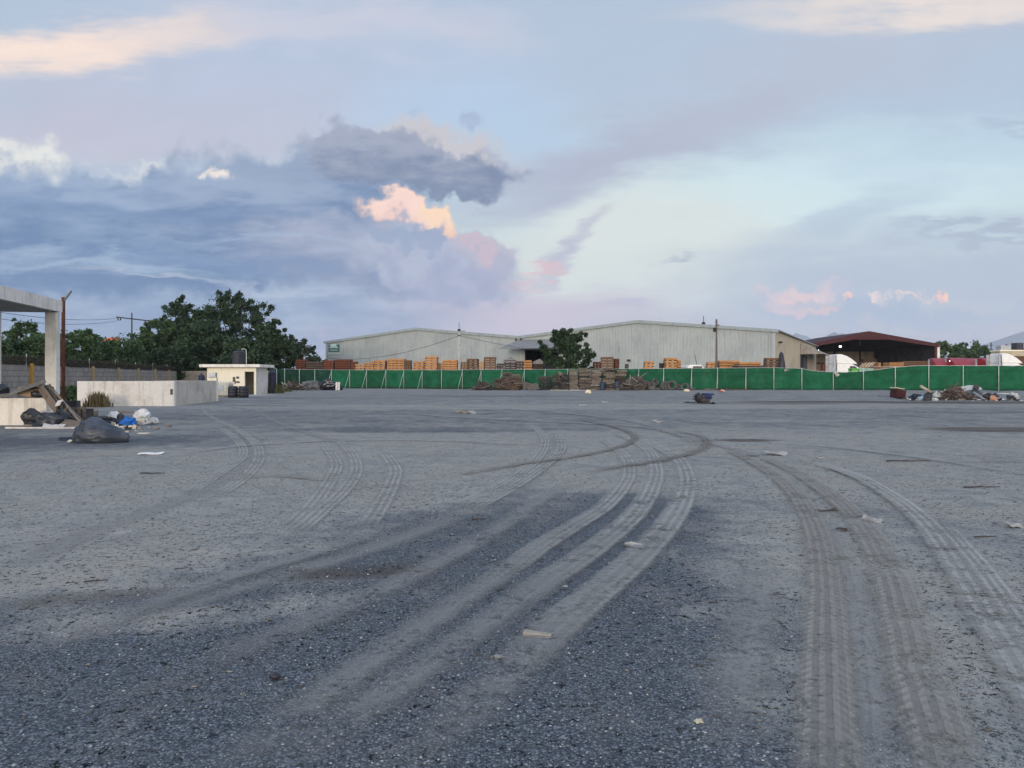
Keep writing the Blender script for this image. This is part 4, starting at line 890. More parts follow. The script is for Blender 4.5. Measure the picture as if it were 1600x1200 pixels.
# ------------------------------------------------------------------ mountains and air
def ridge(name, pts, d, depth, label):
    vs = []; n = 60; xs = np.linspace(pts[0][0], pts[-1][0], n); m = 9
    for i, px in enumerate(xs):
        py = np.interp(px, [p[0] for p in pts], [p[1] for p in pts]); q = at(px, py, d)
        for j in range(m):
            k = j / (m - 1) * 2 - 1; h = max(0.0, q.z) * (1 - abs(k)) ** 1.15
            h *= 1 + (0.25 * mnoise.fractal(Vector((q.x * .006, k * 3, 1)), 1, 2, 4) if k != 0 else 0.05 * mnoise.noise(Vector((q.x * .03, 0, 2)))); h -= 3 * abs(k)
            vs.append((q.x, d + k * depth, h))
    fs = [(i * m + j, (i + 1) * m + j, (i + 1) * m + j + 1, i * m + j + 1) for i in range(n - 1) for j in range(m - 1)]
    mb = MB(); mb.add(vs, fs); mb.build(name, mat('mountain_haze_tint', (0.27, 0.30, 0.33), (0.32, 0.34, 0.36), scale=0.01, var=0.1), kind='structure', label=label, smooth=True)  # pale blue grey: part of the distance haze is put into this colour
ridge('mountain', [(1180, 592), (1225, 535), (1245, 520), (1262, 526), (1285, 545), (1320, 592)], 2700, 500, 'faint blue mountain peak above the warehouse end')
ridge('mountain', [(1230, 592), (1268, 540), (1288, 527), (1303, 517.5), (1311, 523), (1317, 521), (1335, 533), (1380, 560), (1420, 592)], 2600, 500, 'faint blue pointed mountain above the red barn roof')
ridge('mountain', [(1400, 592), (1470, 560), (1540, 537), (1575, 526), (1600, 518), (1660, 503), (1740, 498), (1850, 515), (1990, 592)], 2500, 700, 'faint blue mountain slope rising at the right edge')
hm = bpy.data.materials.new('haze_air'); hm.use_nodes = True; N = NT(hm.node_tree)
pv = N.new('VolumePrincipled'); pv.inputs['Color'].default_value = (0.90, 0.95, 1.0, 1); pv.inputs['Density'].default_value = 0.00009; pv.inputs['Anisotropy'].default_value = 0.0
on = N.new('OutputMaterial'); N.link(pv.outputs[0], on.inputs[1])
mb = MB(); mb.bb(-3400, 3400, -3400, 3300, -60, 190); mb.build('haze', hm, kind='stuff', label='thin evening haze over the plain')

# ------------------------------------------------------------------ trees, shrubs, weeds
def leaf_mat(name, dark, light, tr=0.25):
    m = bpy.data.materials.new(name); m.use_nodes = True; N = NT(m.node_tree)
    g = N.new('NewGeometry'); r_ = S(m.node_tree, g.outputs['Random Per Island']); n = N.noise(N.coord('Object'), 0.55, 4, 0.6)
    c = N.mix(N.ss(n + (r_ - 0.5) * 0.55, 0.28, 0.75), dark, light)
    b = N.bsdf(c, 0.6, None, 0, 0.3); tl = N.new('BsdfTranslucent'); N.put(tl.inputs[0], c); mx = N.new('MixShader'); mx.inputs[0].default_value = tr
    N.link(b, mx.inputs[1]); N.link(tl.outputs[0], mx.inputs[2]); N.out(mx.outputs[0]); return m
LEAFD = leaf_mat('deep_green_leaf', (0.015, 0.034, 0.017), (0.062, 0.112, 0.048))
LEAFM = leaf_mat('mid_green_leaf', (0.026, 0.058, 0.022), (0.095, 0.160, 0.060))
LEAFL = leaf_mat('pale_green_leaf', (0.040, 0.066, 0.034), (0.10, 0.140, 0.070))
BARK = mat('grey_brown_bark', (0.07, 0.055, 0.042), (0.045, 0.036, 0.03), var=0.3, scale=5)
def leaves(C, Rr, per, size, flat=0.8):
    """leaf quads around clump centres C (n,3) with radii Rr (n,)"""
    n = len(C); k = n * per; c = np.repeat(C, per, 0); rr = np.repeat(Rr, per)
    d = nrs.normal(size=(k, 3)); d /= np.linalg.norm(d, axis=1)[:, None]; d[:, 2] *= flat
    p = c + nrs.normal(size=(k, 3)) * (rr * 0.52)[:, None] * np.array([1, 1, flat])
    nn = nrs.normal(size=(k, 3)) + d * 0.6 + np.array([0, 0, .5]); nn /= np.linalg.norm(nn, axis=1)[:, None]
    u = np.cross(nn, nrs.normal(size=(k, 3))); u /= np.linalg.norm(u, axis=1)[:, None]; w = np.cross(nn, u)
    s = size * nrs.uniform(0.6, 1.5, k)[:, None]
    q = np.stack([p - u * s, p + w * s * .45, p + u * s, p - w * s * .45], 1).reshape(-1, 3)
    return q, np.arange(k * 4).reshape(-1, 4)
def tree(name, px, top, hw, d, lm_, label, group=None, nclump=70, per=80, leaf=0.26, zc=0.56, rz=0.46, trunk=None, clr=0.2, spiky=0.0, stem=True, cat='tree'):
    base = gat(px, d); H = CAMH + (HZ - top) / F * d; R = hw / F * d * 1.15
    t = empty(name, base, label, cat, group)
    C = []; 
    while len(C) < nclump:
        v = nrs.normal(size=3); v /= np.linalg.norm(v); k = nrs.uniform(0.25, 1) ** 0.45
        x, y, z = v * k; lob = 0.80 + 0.30 * mnoise.noise(Vector((v[0] * 1.7 + px, v[1] * 1.7, v[2] * 1.7)))
        if stem and k > .86 and rnd.random() < .5: continue
        z_ = zc * H + z * rz * H * min(1.0, lob + .12)
        if z_ < 0.06 * H: continue
        C.append((x * R * lob, y * R * lob, z_))
    C = np.array(C); C[:, 2] *= 0.97 * H / max(C[:, 2].max() + R * clr * .45, 1e-3)
    Rr = R * clr * nrs.uniform(0.45, 1.25, len(C))
    ex = nrs.choice(len(C), len(C)); E0 = C[ex] + nrs.normal(size=(len(C), 3)) * Rr[ex][:, None] * np.array([.9, .9, .7]); E0[:, 2] = np.clip(E0[:, 2], .05 * H, H * 1.0); C = np.concatenate([C, E0]); Rr = np.concatenate([Rr, Rr[ex] * .45])
    if spiky:
        kk = nrs.choice(len(C), int(len(C) * spiky)); E = C[kk] + np.stack([nrs.normal(0, .12 * R, len(kk)), nrs.normal(0, .12 * R, len(kk)), nrs.uniform(.02, .10, len(kk)) * H], 1)
        E[:, 2] = np.minimum(E[:, 2], H * 1.0); C = np.concatenate([C, E]); Rr = np.concatenate([Rr, R * clr * .4 * np.ones(len(E))])
    q, f = leaves(C, Rr, per, leaf); q[:, 2] = np.maximum(q[:, 2], 0.02)
    o = bpy.data.objects.new('crown', npmesh('crown', q, f, lm_)); COL.objects.link(o); o.parent = t
    if stem:
        mb = MB(); tr = trunk or max(0.08, R * 0.06); top_ = 0.42 * H
        mb.tube([(0, 0, -.1), (0.08 * R, 0, top_ * .5), (0.02 * R, .05 * R, top_)], tr, 8, tr * .6)
        for i in range(9):
            e = Vector(C[nrs.randint(len(C))]); a = Vector((0.04 * R, 0, top_ * rnd.uniform(.55, 1)))
            mb.tube([a, a.lerp(e, .5) + Vector((0, 0, .05 * H)), e], tr * .45, 6, tr * .12)
        mb.build('trunk', BARK, t, smooth=True)
    return t
G1 = 'trees beyond the block wall'
tree('tree', 288, 462, 44, 126, LEAFD, 'tall dark round tree, left one of the two highest crowns beyond the block wall', G1, 80, 140, .20, spiky=.5, clr=.155)
tree('tree', 362, 461, 58, 130, LEAFD, 'tallest broad dark tree rising directly behind the cream shed', G1, 90, 140, .20, spiky=.5, clr=.15)
tree('tree', 252, 499, 38, 117, LEAFM, 'mid green leaning tree left of the two highest crowns', G1, 60, 130, .20, spiky=.5, clr=.17)
tree('tree', 320, 500, 50, 119, LEAFD, 'dark bushy tree filling the gap between the two highest crowns', G1, 80, 110, .25)
tree('tree', 418, 496, 30, 122, LEAFD, 'narrow dark tree stepping down at the right end of the dark grove', G1, 60, 110, .25, spiky=.4)
tree('tree', 442, 525, 28, 119, LEAFD, 'low dark tree at the right foot of the grove beside the fence end', G1, 55, 100, .24)
tree('tree', 385, 527, 45, 113, LEAFD, 'wide low dark tree just behind the roof of the cream shed', G1, 70, 110, .25, zc=.5, rz=.5)
tree('tree', 217, 518, 34, 113, LEAFM, 'round mid green tree below the tilted crossarm of the power pole', G1, 60, 110, .24)
tree('tree', 268, 535, 46, 111, LEAFD, 'low dark tree close behind the far end of the block wall', G1, 70, 100, .24, zc=.48, rz=.5)
tree('tree', 470, 527, 24, 140, LEAFL, 'small pale loose tree between the dark grove and the warehouse corner', G1, 34, 90, .25, spiky=.3)
tree('tree', 498, 556, 22, 150, LEAFM, 'low distant bush touching the left warehouse corner', G1, 26, 80, .25)
tree('tree', 36, 500, 24, 92, LEAFM, 'small airy tree framed between the two canopy columns', G1, 26, 100, .16, zc=.78, rz=.2, spiky=.4)
for px, top, hw, d, lb in ((-20, 522, 40, 76, 'thicket shrub at the left picture edge behind the canopy column'), (38, 524, 34, 80, 'thicket shrub under the small airy tree'), (84, 519, 32, 84, 'thicket shrub directly behind the rusty lamp post'),
                           (126, 513, 26, 92, 'thicket shrub with the highest top right of the lamp post'), (146, 525, 32, 96, 'thicket shrub just left of the orange red roof'), (190, 525, 32, 104, 'thicket shrub just right of the orange red roof')):
    tree('shrub', px, top, hw, d, LEAFM, lb, 'shrubs of the left thicket', 60, 100, .19, zc=.5, rz=.5, stem=True, cat='shrub', clr=.26)
tree('tree', 890, 516, 45, 101, LEAFD, 'dark spreading tree standing alone before the dark warehouse opening', None, 42, 110, .19, zc=.46, rz=.36, spiky=.9, clr=.14)
tree('tree', 728, 516.5, 16, 205, LEAFM, 'treetop just showing over the roof of the left gable', None, 20, 60, .3)
G2 = 'trees right of the red barn'
for px, top, hw, d, lb in ((1474, 534, 17, 215, 'feathery tree touching the right corner of the red barn'), (1498, 538, 16, 218, 'feathery tree, second to the right from the red barn'), (1528, 533, 20, 222, 'broad feathery tree left of the small distant pole'), (1510, 549, 20, 214, 'low feathery tree in the dip between two higher ones'),
                           (1550, 545, 15, 226, 'low feathery tree below the small distant pole'), (1571, 541, 12, 260, 'hazy tree standing behind the tan building'), (1602, 545, 14, 215, 'dark tree cut by the right picture edge')):
    tree('tree', px, top, hw, d, LEAFM, lb, G2, 36, 80, .32, zc=.55, rz=.5, spiky=.5, clr=.24)
def tuft(name, px, py, w, h, m, label, n=260, cat='weeds'):
    b = gp(px, py); k = n; p = nrs.normal(0, .33, (k, 2)) * np.array([w, w * .6]); hh = h * nrs.uniform(.4, 1, k) * np.exp(-(p[:, 0] / w) ** 2)
    a = nrs.uniform(0, 6.28, k); ln = nrs.uniform(.1, .5, k) * hh; s = .012 * nrs.uniform(.7, 1.6, k) * (1 + b.y * .02)
    dx, dy = np.cos(a), np.sin(a); z0 = np.zeros(k)
    A0 = np.stack([p[:, 0] - dy * s, p[:, 1] + dx * s, z0], 1); A1 = np.stack([p[:, 0] + dy * s, p[:, 1] - dx * s, z0], 1)
    M0 = np.stack([p[:, 0] + dx * ln * .4 - dy * s * .8, p[:, 1] + dy * ln * .4 + dx * s * .8, hh * .6], 1); M1 = np.stack([p[:, 0] + dx * ln * .4 + dy * s * .8, p[:, 1] + dy * ln * .4 - dx * s * .8, hh * .6], 1)
    T0 = np.stack([p[:, 0] + dx * ln, p[:, 1] + dy * ln, hh], 1); T1 = T0 + np.stack([dy * s * .3, -dx * s * .3, z0], 1)
    V = np.stack([A0, A1, M1, M0, T1, T0], 1).reshape(-1, 3); i = np.arange(k)[:, None] * 6
    Fq = np.concatenate([i + np.array([[0, 1, 2, 3]]), i + np.array([[3, 2, 4, 5]])], 0)
    o = bpy.data.objects.new(name, npmesh(name, V, Fq, m)); COL.objects.link(o); o.location = b; tag(o, label, cat)
DRYG = island('dry_weed', [(0, (0.10, 0.075, 0.045)), (0.6, (0.17, 0.13, 0.075)), (1, (0.10, 0.12, 0.05))])
GRNW = island('green_weed', [(0, (0.06, 0.08, 0.03)), (0.6, (0.12, 0.14, 0.055)), (1, (0.18, 0.17, 0.08))])
tuft('weed_tuft', 152, 636, 0.85, 0.85, DRYG, 'dry brown weeds against the front of the white enclosure wall', 520)
tuft('weed_tuft', 429, 614.5, .95, 1.1, GRNW, 'yellow green grass tuft at the right corner of the cream shed', 620)
tuft('weed_tuft', 445, 612, 1.0, .5, GRNW, 'low grass tuft before the left heap of broken boards', 260)
tuft('weed_tuft', 303, 604, 1.6, 1.6, DRYG, 'dry weeds seen over the enclosure wall left of the meter box', 400)
tuft('weed_tuft', 1312, 873, 0.10, 0.03, GRNW, 'small flattened grass patch in the right tyre tracks', 90)
# dry creeper on the wire of the block wall
ns = 2600; s_ = nrs.uniform(0, WL, ns); e = np.array((WB - WA) / WL); C = np.stack([WA.x + e[0] * s_, WA.y + e[1] * s_, 2.38 + .62 * nrs.uniform(0, 1, ns) ** .8], 1)
q, f = leaves(C, np.full(ns, .22), 7, .055, 1.0)
o = bpy.data.objects.new('dry_creeper', npmesh('dry_creeper', q, f, leaf_mat('dry_creeper_leaf', (0.030, 0.026, 0.018), (0.065, 0.058, 0.035)))); COL.objects.link(o); tag(o, 'dry brown creeper tangled in the wire along the block wall', None, None, 'stuff')
q = gp(92, 634)
tree('shrub', 112, 606, 20, 46, LEAFM, 'green creeper bush on the block wall behind the rusty lamp post', None, 24, 80, .10, zc=.5, rz=.5, clr=.3, cat='shrub')
# ------------------------------------------------------------------ timber and pallets
W_ORANGE = mat('fresh_orange_timber', (0.50, 0.26, 0.105), (0.40, 0.19, 0.075), var=0.25, scale=1.5, rand=0.12, stretch=(1, 1, 4))
W_TAN = mat('tan_timber', (0.43, 0.27, 0.13), (0.33, 0.20, 0.10), var=0.25, scale=1.5, rand=0.15, stretch=(1, 1, 4))
W_RED = mat('red_brown_timber', (0.155, 0.052, 0.030), (0.10, 0.036, 0.022), var=0.3, scale=1.5, rand=0.15, stretch=(1, 1, 4))
W_BRN = mat('brown_timber', (0.185, 0.105, 0.060), (0.13, 0.075, 0.045), var=0.3, scale=1.5, rand=0.15, stretch=(1, 1, 4))
W_DRK = mat('dark_weathered_timber', (0.075, 0.055, 0.045), (0.05, 0.038, 0.032), var=0.3, scale=1.5, rand=0.2, stretch=(1, 1, 4))
W_GREY = mat('grey_weathered_timber', (0.19, 0.165, 0.14), (0.115, 0.10, 0.085), var=0.3, scale=3, rand=0.35, stretch=(1, 1, 3))
W_GRD = mat('dark_grey_weathered_timber', (0.075, 0.064, 0.058), (0.045, 0.04, 0.036), var=0.3, scale=3, rand=0.35)
W_BLK = mat('blackened_timber', (0.035, 0.033, 0.036), (0.022, 0.021, 0.024), var=0.3, scale=3, rand=0.3)
W_BRP = mat('brown_pallet_wood', (0.115, 0.078, 0.055), (0.075, 0.052, 0.04), var=0.3, scale=3, rand=0.3)
GRPS = 'timber stacks behind the green fence'
def timber_stack(x0, x1, top, m, label, d=None, dy=9.0, dep=None, tarp=None, lh=0.34):
    px = (x0 + x1) / 2; d = d or fy(px) + dy; w = (x1 - x0) / F * d; base = gat(px, d); h = CAMH + (HZ - top) / F * d - base.z
    o = empty('timber_stack', base, label, 'timber stack', GRPS, rz=rnd.uniform(-.12, .06))
    dep = dep or min(2.4, max(1.1, w)); n = max(2, int(round(h / lh))); l = h / n; parts = [MB(), MB()]
    for i in range(n):
        z = i * l; mb = parts[0]
        segs = max(1, int(w / 0.9)); jx, jy = rnd.uniform(-.05, .05), rnd.uniform(-.05, .05)
        for k in range(segs):
            a = -w / 2 + w * k / segs; b = a + w / segs
            mb.bb(a + .02 + jx, b - .02 + jx, -dep / 2 + jy + rnd.uniform(-.04, .04), dep / 2 + jy, z + l * .26, z + l * .60)
            mb.bb(a + .02 + jx, b - .02 + jx, -dep / 2 + jy + rnd.uniform(-.06, .06), dep / 2 + jy, z + l * .64, z + l * .985)
        mb = parts[1]
        for k in range(2 * segs + 1):
            a = -w / 2 + .06 + (w - .12) * k / (2 * segs); mb.bb(a - .05 + jx, a + .05 + jx, -dep / 2 + .02, dep / 2 - .02, z + .005, z + l * .25)
    parts[0].build('board_pack', m, o); parts[1].build('bearer', W_DRK, o)
    if tarp:
        mb = MB(); mb.prism([(-w / 2 - .1, h - .25), (w / 2 + .1, h - .25), (w / 2 + .05, h + .05), (w * .15, h + .45), (-w / 2 - .05, h + .05)], 'y', -dep / 2 - .05, dep / 2 + .05); mb.build('tarp_cover', tarp, o)
    return o
GTARP = mat('grey_tarp', (0.22, 0.22, 0.22), (0.14, 0.14, 0.145), rough=0.6, var=0.2, scale=2)
for a in (
    (464, 480, 562, W_RED, 'dark red brown timber stack, leftmost one, beside the dark trees'),
    (481, 507, 565.5, W_DRK, 'wide dark brown timber stack, second from the dark trees'),
    (508, 523.5, 563, W_RED, 'red brown timber stack below the warehouse corner sign, narrower of the two there'),
    (525.5, 549, 562, W_RED, 'broad red brown timber stack below the right end of the warehouse sign'),
    (549.5, 558, 565, W_RED, 'narrow dark red timber stack touching the broad red brown one'),
    (556, 570.5, 569, W_TAN, 'low pale tan timber stack right after the red brown stacks'),
    (571.5, 585, 566, W_ORANGE, 'orange timber stack, first clean square one right of the low tan stack'),
    (586, 603.5, 563, W_ORANGE, 'square orange timber stack under the hatch outline of the warehouse wall'),
    (608, 633.5, 561, W_ORANGE, 'widest orange timber stack below the peak of the left gable'),
    (634.5, 643, 563, W_BRN, 'narrow brown timber stack against the right side of the widest orange stack'),
    (647, 663.5, 564.6, W_ORANGE, 'orange timber stack left of the tallest orange stack'),
    (664.5, 684, 557, W_ORANGE, 'tallest orange timber stack, left of the pale pole'),
    (682, 693, 567, W_TAN, 'low tan timber stack at the foot of the tallest orange stack'),
    (693, 716, 562.5, W_ORANGE, 'orange timber stack directly left of the pale pole'),
    (720, 730.5, 565, W_TAN, 'small tan timber stack directly right of the pale pole'),
    (731, 748, 560.6, W_BRN, 'brown timber stack, second one right of the pale pole'),
    (748.5, 757, 565, W_TAN, 'low tan timber stack between the two high brown ones right of the pale pole'),
    (756, 775, 558, W_BRN, 'high brown timber stack in front of the left end of the grey awning'),
    (776, 787, 568, W_DRK, 'very low dark timber stack beside the tarp covered stack'),
    (818, 831, 563, W_ORANGE, 'bright orange timber stack before the dark warehouse opening'),
    (872, 891, 567, W_BRN, 'brown timber stack half hidden under the lone spreading tree'),
    (927, 938.5, 565.6, W_RED, 'small red brown timber stack at the right edge of the lone tree'),
    (939, 959, 558, W_BRN, 'tall brown timber stack right of the lone tree'),
    (959.5, 967, 560.5, W_RED, 'narrow red brown timber stack touching the tall brown one'),
    (976, 982, 569, W_DRK, 'tiny dark timber stack standing alone right of the tall brown one'),
    (1006.5, 1021, 564.5, W_ORANGE, 'lone square orange timber stack in the middle of the right gable'),
    (1031, 1037, 567.5, W_BLK, 'tiny black timber stack left of the rounded orange stack'),
    (1038, 1056, 559.5, W_ORANGE, 'high orange timber stack left of the white van roof'),
    (1056.5, 1063, 562.5, W_ORANGE, 'narrow orange timber stack touching the high one left of the white van'),
    (1104, 1119, 566, W_ORANGE, 'orange timber stack just left of the dark wooden pole'),
    (1120, 1150.5, 563.7, W_ORANGE, 'long orange timber stack just right of the dark wooden pole'),
    (1151, 1184, 565.8, W_ORANGE, 'lower long orange timber stack further right of the dark wooden pole'),
    (1147, 1194, 571.2, W_DRK, 'long low dark timber stack in front of the long orange ones'),
    (1195, 1215, 559.5, W_BRN, 'brown timber stack below the right corner of the warehouse')):
    timber_stack(*a, dy=rnd.uniform(8, 11) if '1147' not in str(a[0]) else 6.5)
timber_stack(788, 806, 563, W_DRK, 'dark timber stack under a peaked grey tarp before the grey awning', tarp=GTARP)
timber_stack(806.5, 818, 564.5, W_DRK, 'dark timber stack between the tarp covered one and the bright orange one')
timber_stack(833, 848, 566, W_DRK, 'dark timber stack with a grey tarp before the dark warehouse opening', tarp=GTARP)
timber_stack(1345, 1368, 566, W_BRN, 'brown timber stack in the barn mouth behind the white truck bonnet', d=130)
timber_stack(1345, 1366, 561, W_BRP, 'tall dull timber stack deep under the red barn roof', d=185)
timber_stack(1368, 1374, 567, W_ORANGE, 'narrow orange timber stack in the barn mouth', d=132)
timber_stack(1284, 1296, 568, W_RED, 'red brown timber stack left of the white truck', d=125)
timber_stack(1384, 1407, 566.5, W_ORANGE, 'orange brown timber stack at the middle of the barn mouth', d=150)
timber_stack(1408, 1456, 564.5, W_BRN, 'very long brown timber stack at the right half of the barn mouth', d=160)
timber_stack(1575, 1598, 556.5, W_BRN, 'brown timber stack behind the bonnet of the right white truck', d=120)
# pale boards lying loosely on the stack behind the cloth
PALEW = mat('pale_new_board', (0.52, 0.44, 0.32), (0.42, 0.34, 0.24), var=0.15)
for k in range(8):
    q = at(1346 + k * 2.6, 571 + (k % 2) - k * .35, 96)
    mb = MB(); mb.bar((-.35, 0, -.35), (.3, 0.2, .25), .12, .05); mb.build('board', PALEW, loc=q, label='pale slanted board in the row leaning right of the white truck', cat='board', group='slanted boards right of the white truck')
mb = MB(); mb.bb(-2.9, 2.9, -1, 1, 0, 2.65); mb.build('board_crib', W_BRN, loc=gat(1360, 97), label='dark crib of timber carrying the slanted pale boards', cat='timber stack')
mb = MB(); mb.sheet((0, 0, 0), 3.2, 1.2, .05, None, 4, .1, 5); mb.build('board_sheet', PALEW, loc=at(1382, 573.5, 94), label='flat pale board sheet lying right of the slanted boards', cat='board')
mb = MB(); mb.bb(-1.7, 1.7, -.8, .8, 0, 2.4); mb.build('board_crib', W_BRN, loc=gat(1382, 94.3), label='low timber crib under the flat pale board sheet', cat='timber stack')
# lime and pale crates in the dip of the cloth
for x0, x1, m, lb in ((1328.5, 1338, mat('lime_plastic', (0.13, 0.42, 0.08), (0.10, 0.33, 0.07), rough=.5), 'lime green crate showing in the dip of the fence cloth'), (1339.5, 1350, mat('pale_green_plastic', (0.26, 0.46, 0.38), (0.2, 0.4, 0.33), rough=.5), 'pale green crate beside the lime one in the dip of the cloth'),
                      (1351, 1361, mat('pale_green_plastic', (0.26, 0.46, 0.38)), 'pale green crate furthest right in the dip of the cloth')):
    d = fy(1340) + 1.6; w = (x1 - x0) / F * d; q = gat((x0 + x1) / 2, d); h = CAMH + (HZ - 575.7) / F * d - q.z
    t = empty('crate', q, lb, 'crate')
    mb = MB(); mb.bb(-w / 2, w / 2, -.5, .5, 0.1, h); mb.build('crate_body', m, t, bevel=.04)
    mb = MB(); mb.bb(-w / 2 - .03, w / 2 + .03, -.53, .53, h - .12, h + .01); mb.build('rim', m, t, bevel=.02)
    mb = MB()
    for x in (-w * .4, w * .4): mb.bb(x - .06, x + .06, -.45, .45, 0, .1)
    mb.build('skid', m, t)
q = at(1229, 578, fy(1229) - .12); mb = MB(); mb.sheet((0, 0, 0), .5, .26, .02, Matrix.Rotation(math.radians(85), 3, 'X') @ Matrix.Rotation(.35, 3, 'Z'), 2, .3, 7); mb.build('plastic_scrap', mat('dirty_plastic', (0.40, 0.42, 0.38), (0.28, 0.31, 0.27)), loc=q, label='dirty white plastic scrap caught on the fence cloth', cat='scrap')
q = at(1306, 583, fy(1306) - .14); mb = MB(); mb.sheet((0, 0, 0), .42, .75, .02, Matrix.Rotation(math.radians(80), 3, 'X') @ Matrix.Rotation(.5, 3, 'Z'), 5, .2, 7); mb.build('plastic_scrap', mat('dirty_plastic', (0.40, 0.42, 0.38)), loc=q, label='torn white plastic hanging on the fence before the white truck', cat='scrap')
t = empty('covered_load', gat(1221, fy(1221) + 8), 'black wrapped bulky load right of the brown stack at the warehouse corner', 'load')
mb = MB(); mb.blob((0, 0, 1.9), (0.95, 1.2, 4.9), 4, .18, 1.2, 3); mb.build('wrapping', BLACKP, t, smooth=True)

# front pallets
def pallet_mesh(name, m):
    mb = MB(); r2 = random.Random(len(name))
    for k in range(7): y = -.5 + .07 + k * .143; mb.bb(-.6 + r2.uniform(-.03, .03), .6 + r2.uniform(-.03, .03), y - .05, y + .05, .104, .144)
    for y in (-.34, 0, .34): mb.bb(-.57, .57, y - .06, y + .06, .033, .103)
    for k in range(4): x = -.55 + k * .367; mb.bb(x - .05, x + .05, -.48, .48, 0, .032)
    return mb.mesh(name, m)
PG, PD, PB_, PK = pallet_mesh('pallet_grey', W_GREY), pallet_mesh('pallet_dark', W_GRD), pallet_mesh('pallet_brown', W_BRP), pallet_mesh('pallet_black', W_BLK)
def pallet_stack(x0, x1, top, d, me, label, lean=0.0, mess=0.05, me2=None):
    px = (x0 + x1) / 2; d = min(d, fy(px) - 1.3); b = gat(px, d); w = (x1 - x0) / F * d; h = CAMH + (HZ - top) / F * d - b.z; n = max(2, int(round(h / .235)))
    for i in range(n):
        k = i / n; rz_ = rnd.gauss(0, .06 + mess * .6)
        put('pallet', me2 if (me2 and rnd.random() < .35) else me, (b.x + lean * k + rnd.gauss(0, mess), b.y + rnd.gauss(0, mess), b.z + .235 * i), (rnd.gauss(0, .02 + mess * .12), rnd.gauss(0, .02 + mess * .18), rz_), (w / 1.2 * rnd.uniform(.92, 1.08), 1.0, 1.55), label, 'pallet', 'weathered pallets stacked before the green fence')
pallet_stack(772, 787, 590, 92, PB_, 'brown pallet in the left half of the big brown pile', 0, .12, PD)
pallet_stack(785, 801, 582, 92.5, PB_, 'brown pallet in the tallest middle part of the big brown pile', 0, .10, PD)
pallet_stack(800, 814, 586.5, 91.5, PB_, 'brown pallet in the right part of the big brown pile', 0, .10, PG)
pallet_stack(842, 860, 588.5, 91.5, PK, 'blackened pallet in the low black stack right of the gap', 0, .05, PD)
pallet_stack(863, 876, 584, 91, PD, 'dark pallet in the stack next to the low black stack', 0, .07, PK)
pallet_stack(876, 888, 586, 90.6, PK, 'black pallet in the stack left of the narrow grey stack', 0, .06, PD)
pallet_stack(889, 902, 577.5, 90.8, PG, 'grey pallet in the narrow stack left of the tallest stack', 0, .05)
pallet_stack(904, 923, 574.5, 91, PG, 'grey pallet in the tallest wide stack', 0, .06, PD)
pallet_stack(924.5, 938, 577, 90.4, PG, 'grey pallet in the stack with wide dark gaps left of the first blue drum', 0, .05)
pallet_stack(942, 959, 576.5, 91.4, PG, 'grey pallet in the stack between the two blue drums', .05, .07, PD)
pallet_stack(962, 977, 577, 92.6, PD, 'dark pallet in the last stack behind the second blue drum', .1, .07, PG)
for px, py, d, rot, me, lb in ((824, 609, 90.5, (1.15, .2, .5), PG, 'grey pallet leaning upright right of the big brown pile, steeper one'), (833, 609, 90.2, (.75, -.25, .2), PG, 'grey pallet leaning low at the right of the big brown pile'), (752, 609.5, 90.5, (.9, .5, .2), PD, 'dark pallet leaning on the low rubble left of the big brown pile'),
                           (880, 588, 90.6, (.5, .45, .4), PG, 'grey pallet tipped on top of the black stacks'), (944, 580, 91, (.1, -.15, .8), PG, 'grey pallet lying askew on top of the stacks between the blue drums'), (1110, 608.5, 89, (0, 0, .1), PG, 'single grey pallet lying at the fence foot, left one of two'), (1128.5, 608.8, 88, (0, 0, -.1), PD, 'single dark pallet lying at the fence foot, right one of two')):
    d = min(d, fy(px) - 1.5); b = gat(px, d); z = b.z + (.02 if py > 600 else CAMH + (HZ - py) / F * d)
    if abs(rot[0]) > .4 and py > 600: z += .5 * math.sin(rot[0]) - .05
    put('pallet', me, (b.x, b.y, z), rot, (1.1, 1, 1), lb, 'pallet', 'weathered pallets lying loose before the green fence')
# broken planks in heaps
def plank_mesh(name, L, w, t, m): 
    mb = MB(); mb.sheet((0, 0, 0), L, w, t, None, L * 7, .02, 3); return mb.mesh(name, m)
PLK = [plank_mesh('plank_grey', 1.3, .13, .03, W_GREY), plank_mesh('plank_grey_short', .8, .11, .03, W_GREY), plank_mesh('plank_dark', 1.2, .12, .03, W_GRD), plank_mesh('plank_brown', 1.1, .13, .03, W_BRP), plank_mesh('plank_pale', 1.0, .10, .03, mat('pale_grey_wood', (0.36, 0.33, 0.29), (0.27, 0.24, 0.2), rand=.2))]
def heap(x0, x1, top, d, n, kinds, label, group, dd=.8, steep=.5):
    c = (x0 + x1) / 2; d = min(d, fy(x1) - 1.4); hw = (x1 - x0) / 2 / F * d; b = gat(c, d); h = CAMH + (HZ - top) / F * d - b.z
    for i in range(n):
        x = rnd.uniform(-1, 1); y = rnd.uniform(-1, 1); hh = h * max(.08, (1 - abs(x) ** 1.5)) * (1 - .5 * abs(y)); z = hh * math.sqrt(rnd.random())
        put('plank', PLK[rnd.choice(kinds)], (b.x + x * hw, b.y + y * dd, b.z + .05 + z), (rnd.uniform(-.5, .5), rnd.gauss(0, steep), rnd.uniform(-1.2, 1.2)), (rnd.uniform(.8, 1.25), 1, 1), label, 'plank', group)
heap(738, 772, 594, 91, 34, (0, 1, 2, 3), 'broken plank in the low rubble left of the big brown pallet pile', 'planks of the low rubble')
heap(776, 812, 582, 91.6, 26, (2, 3, 0), 'broken plank stuck among the pallets of the big brown pile', 'planks in the big brown pile', 1.0, .4)
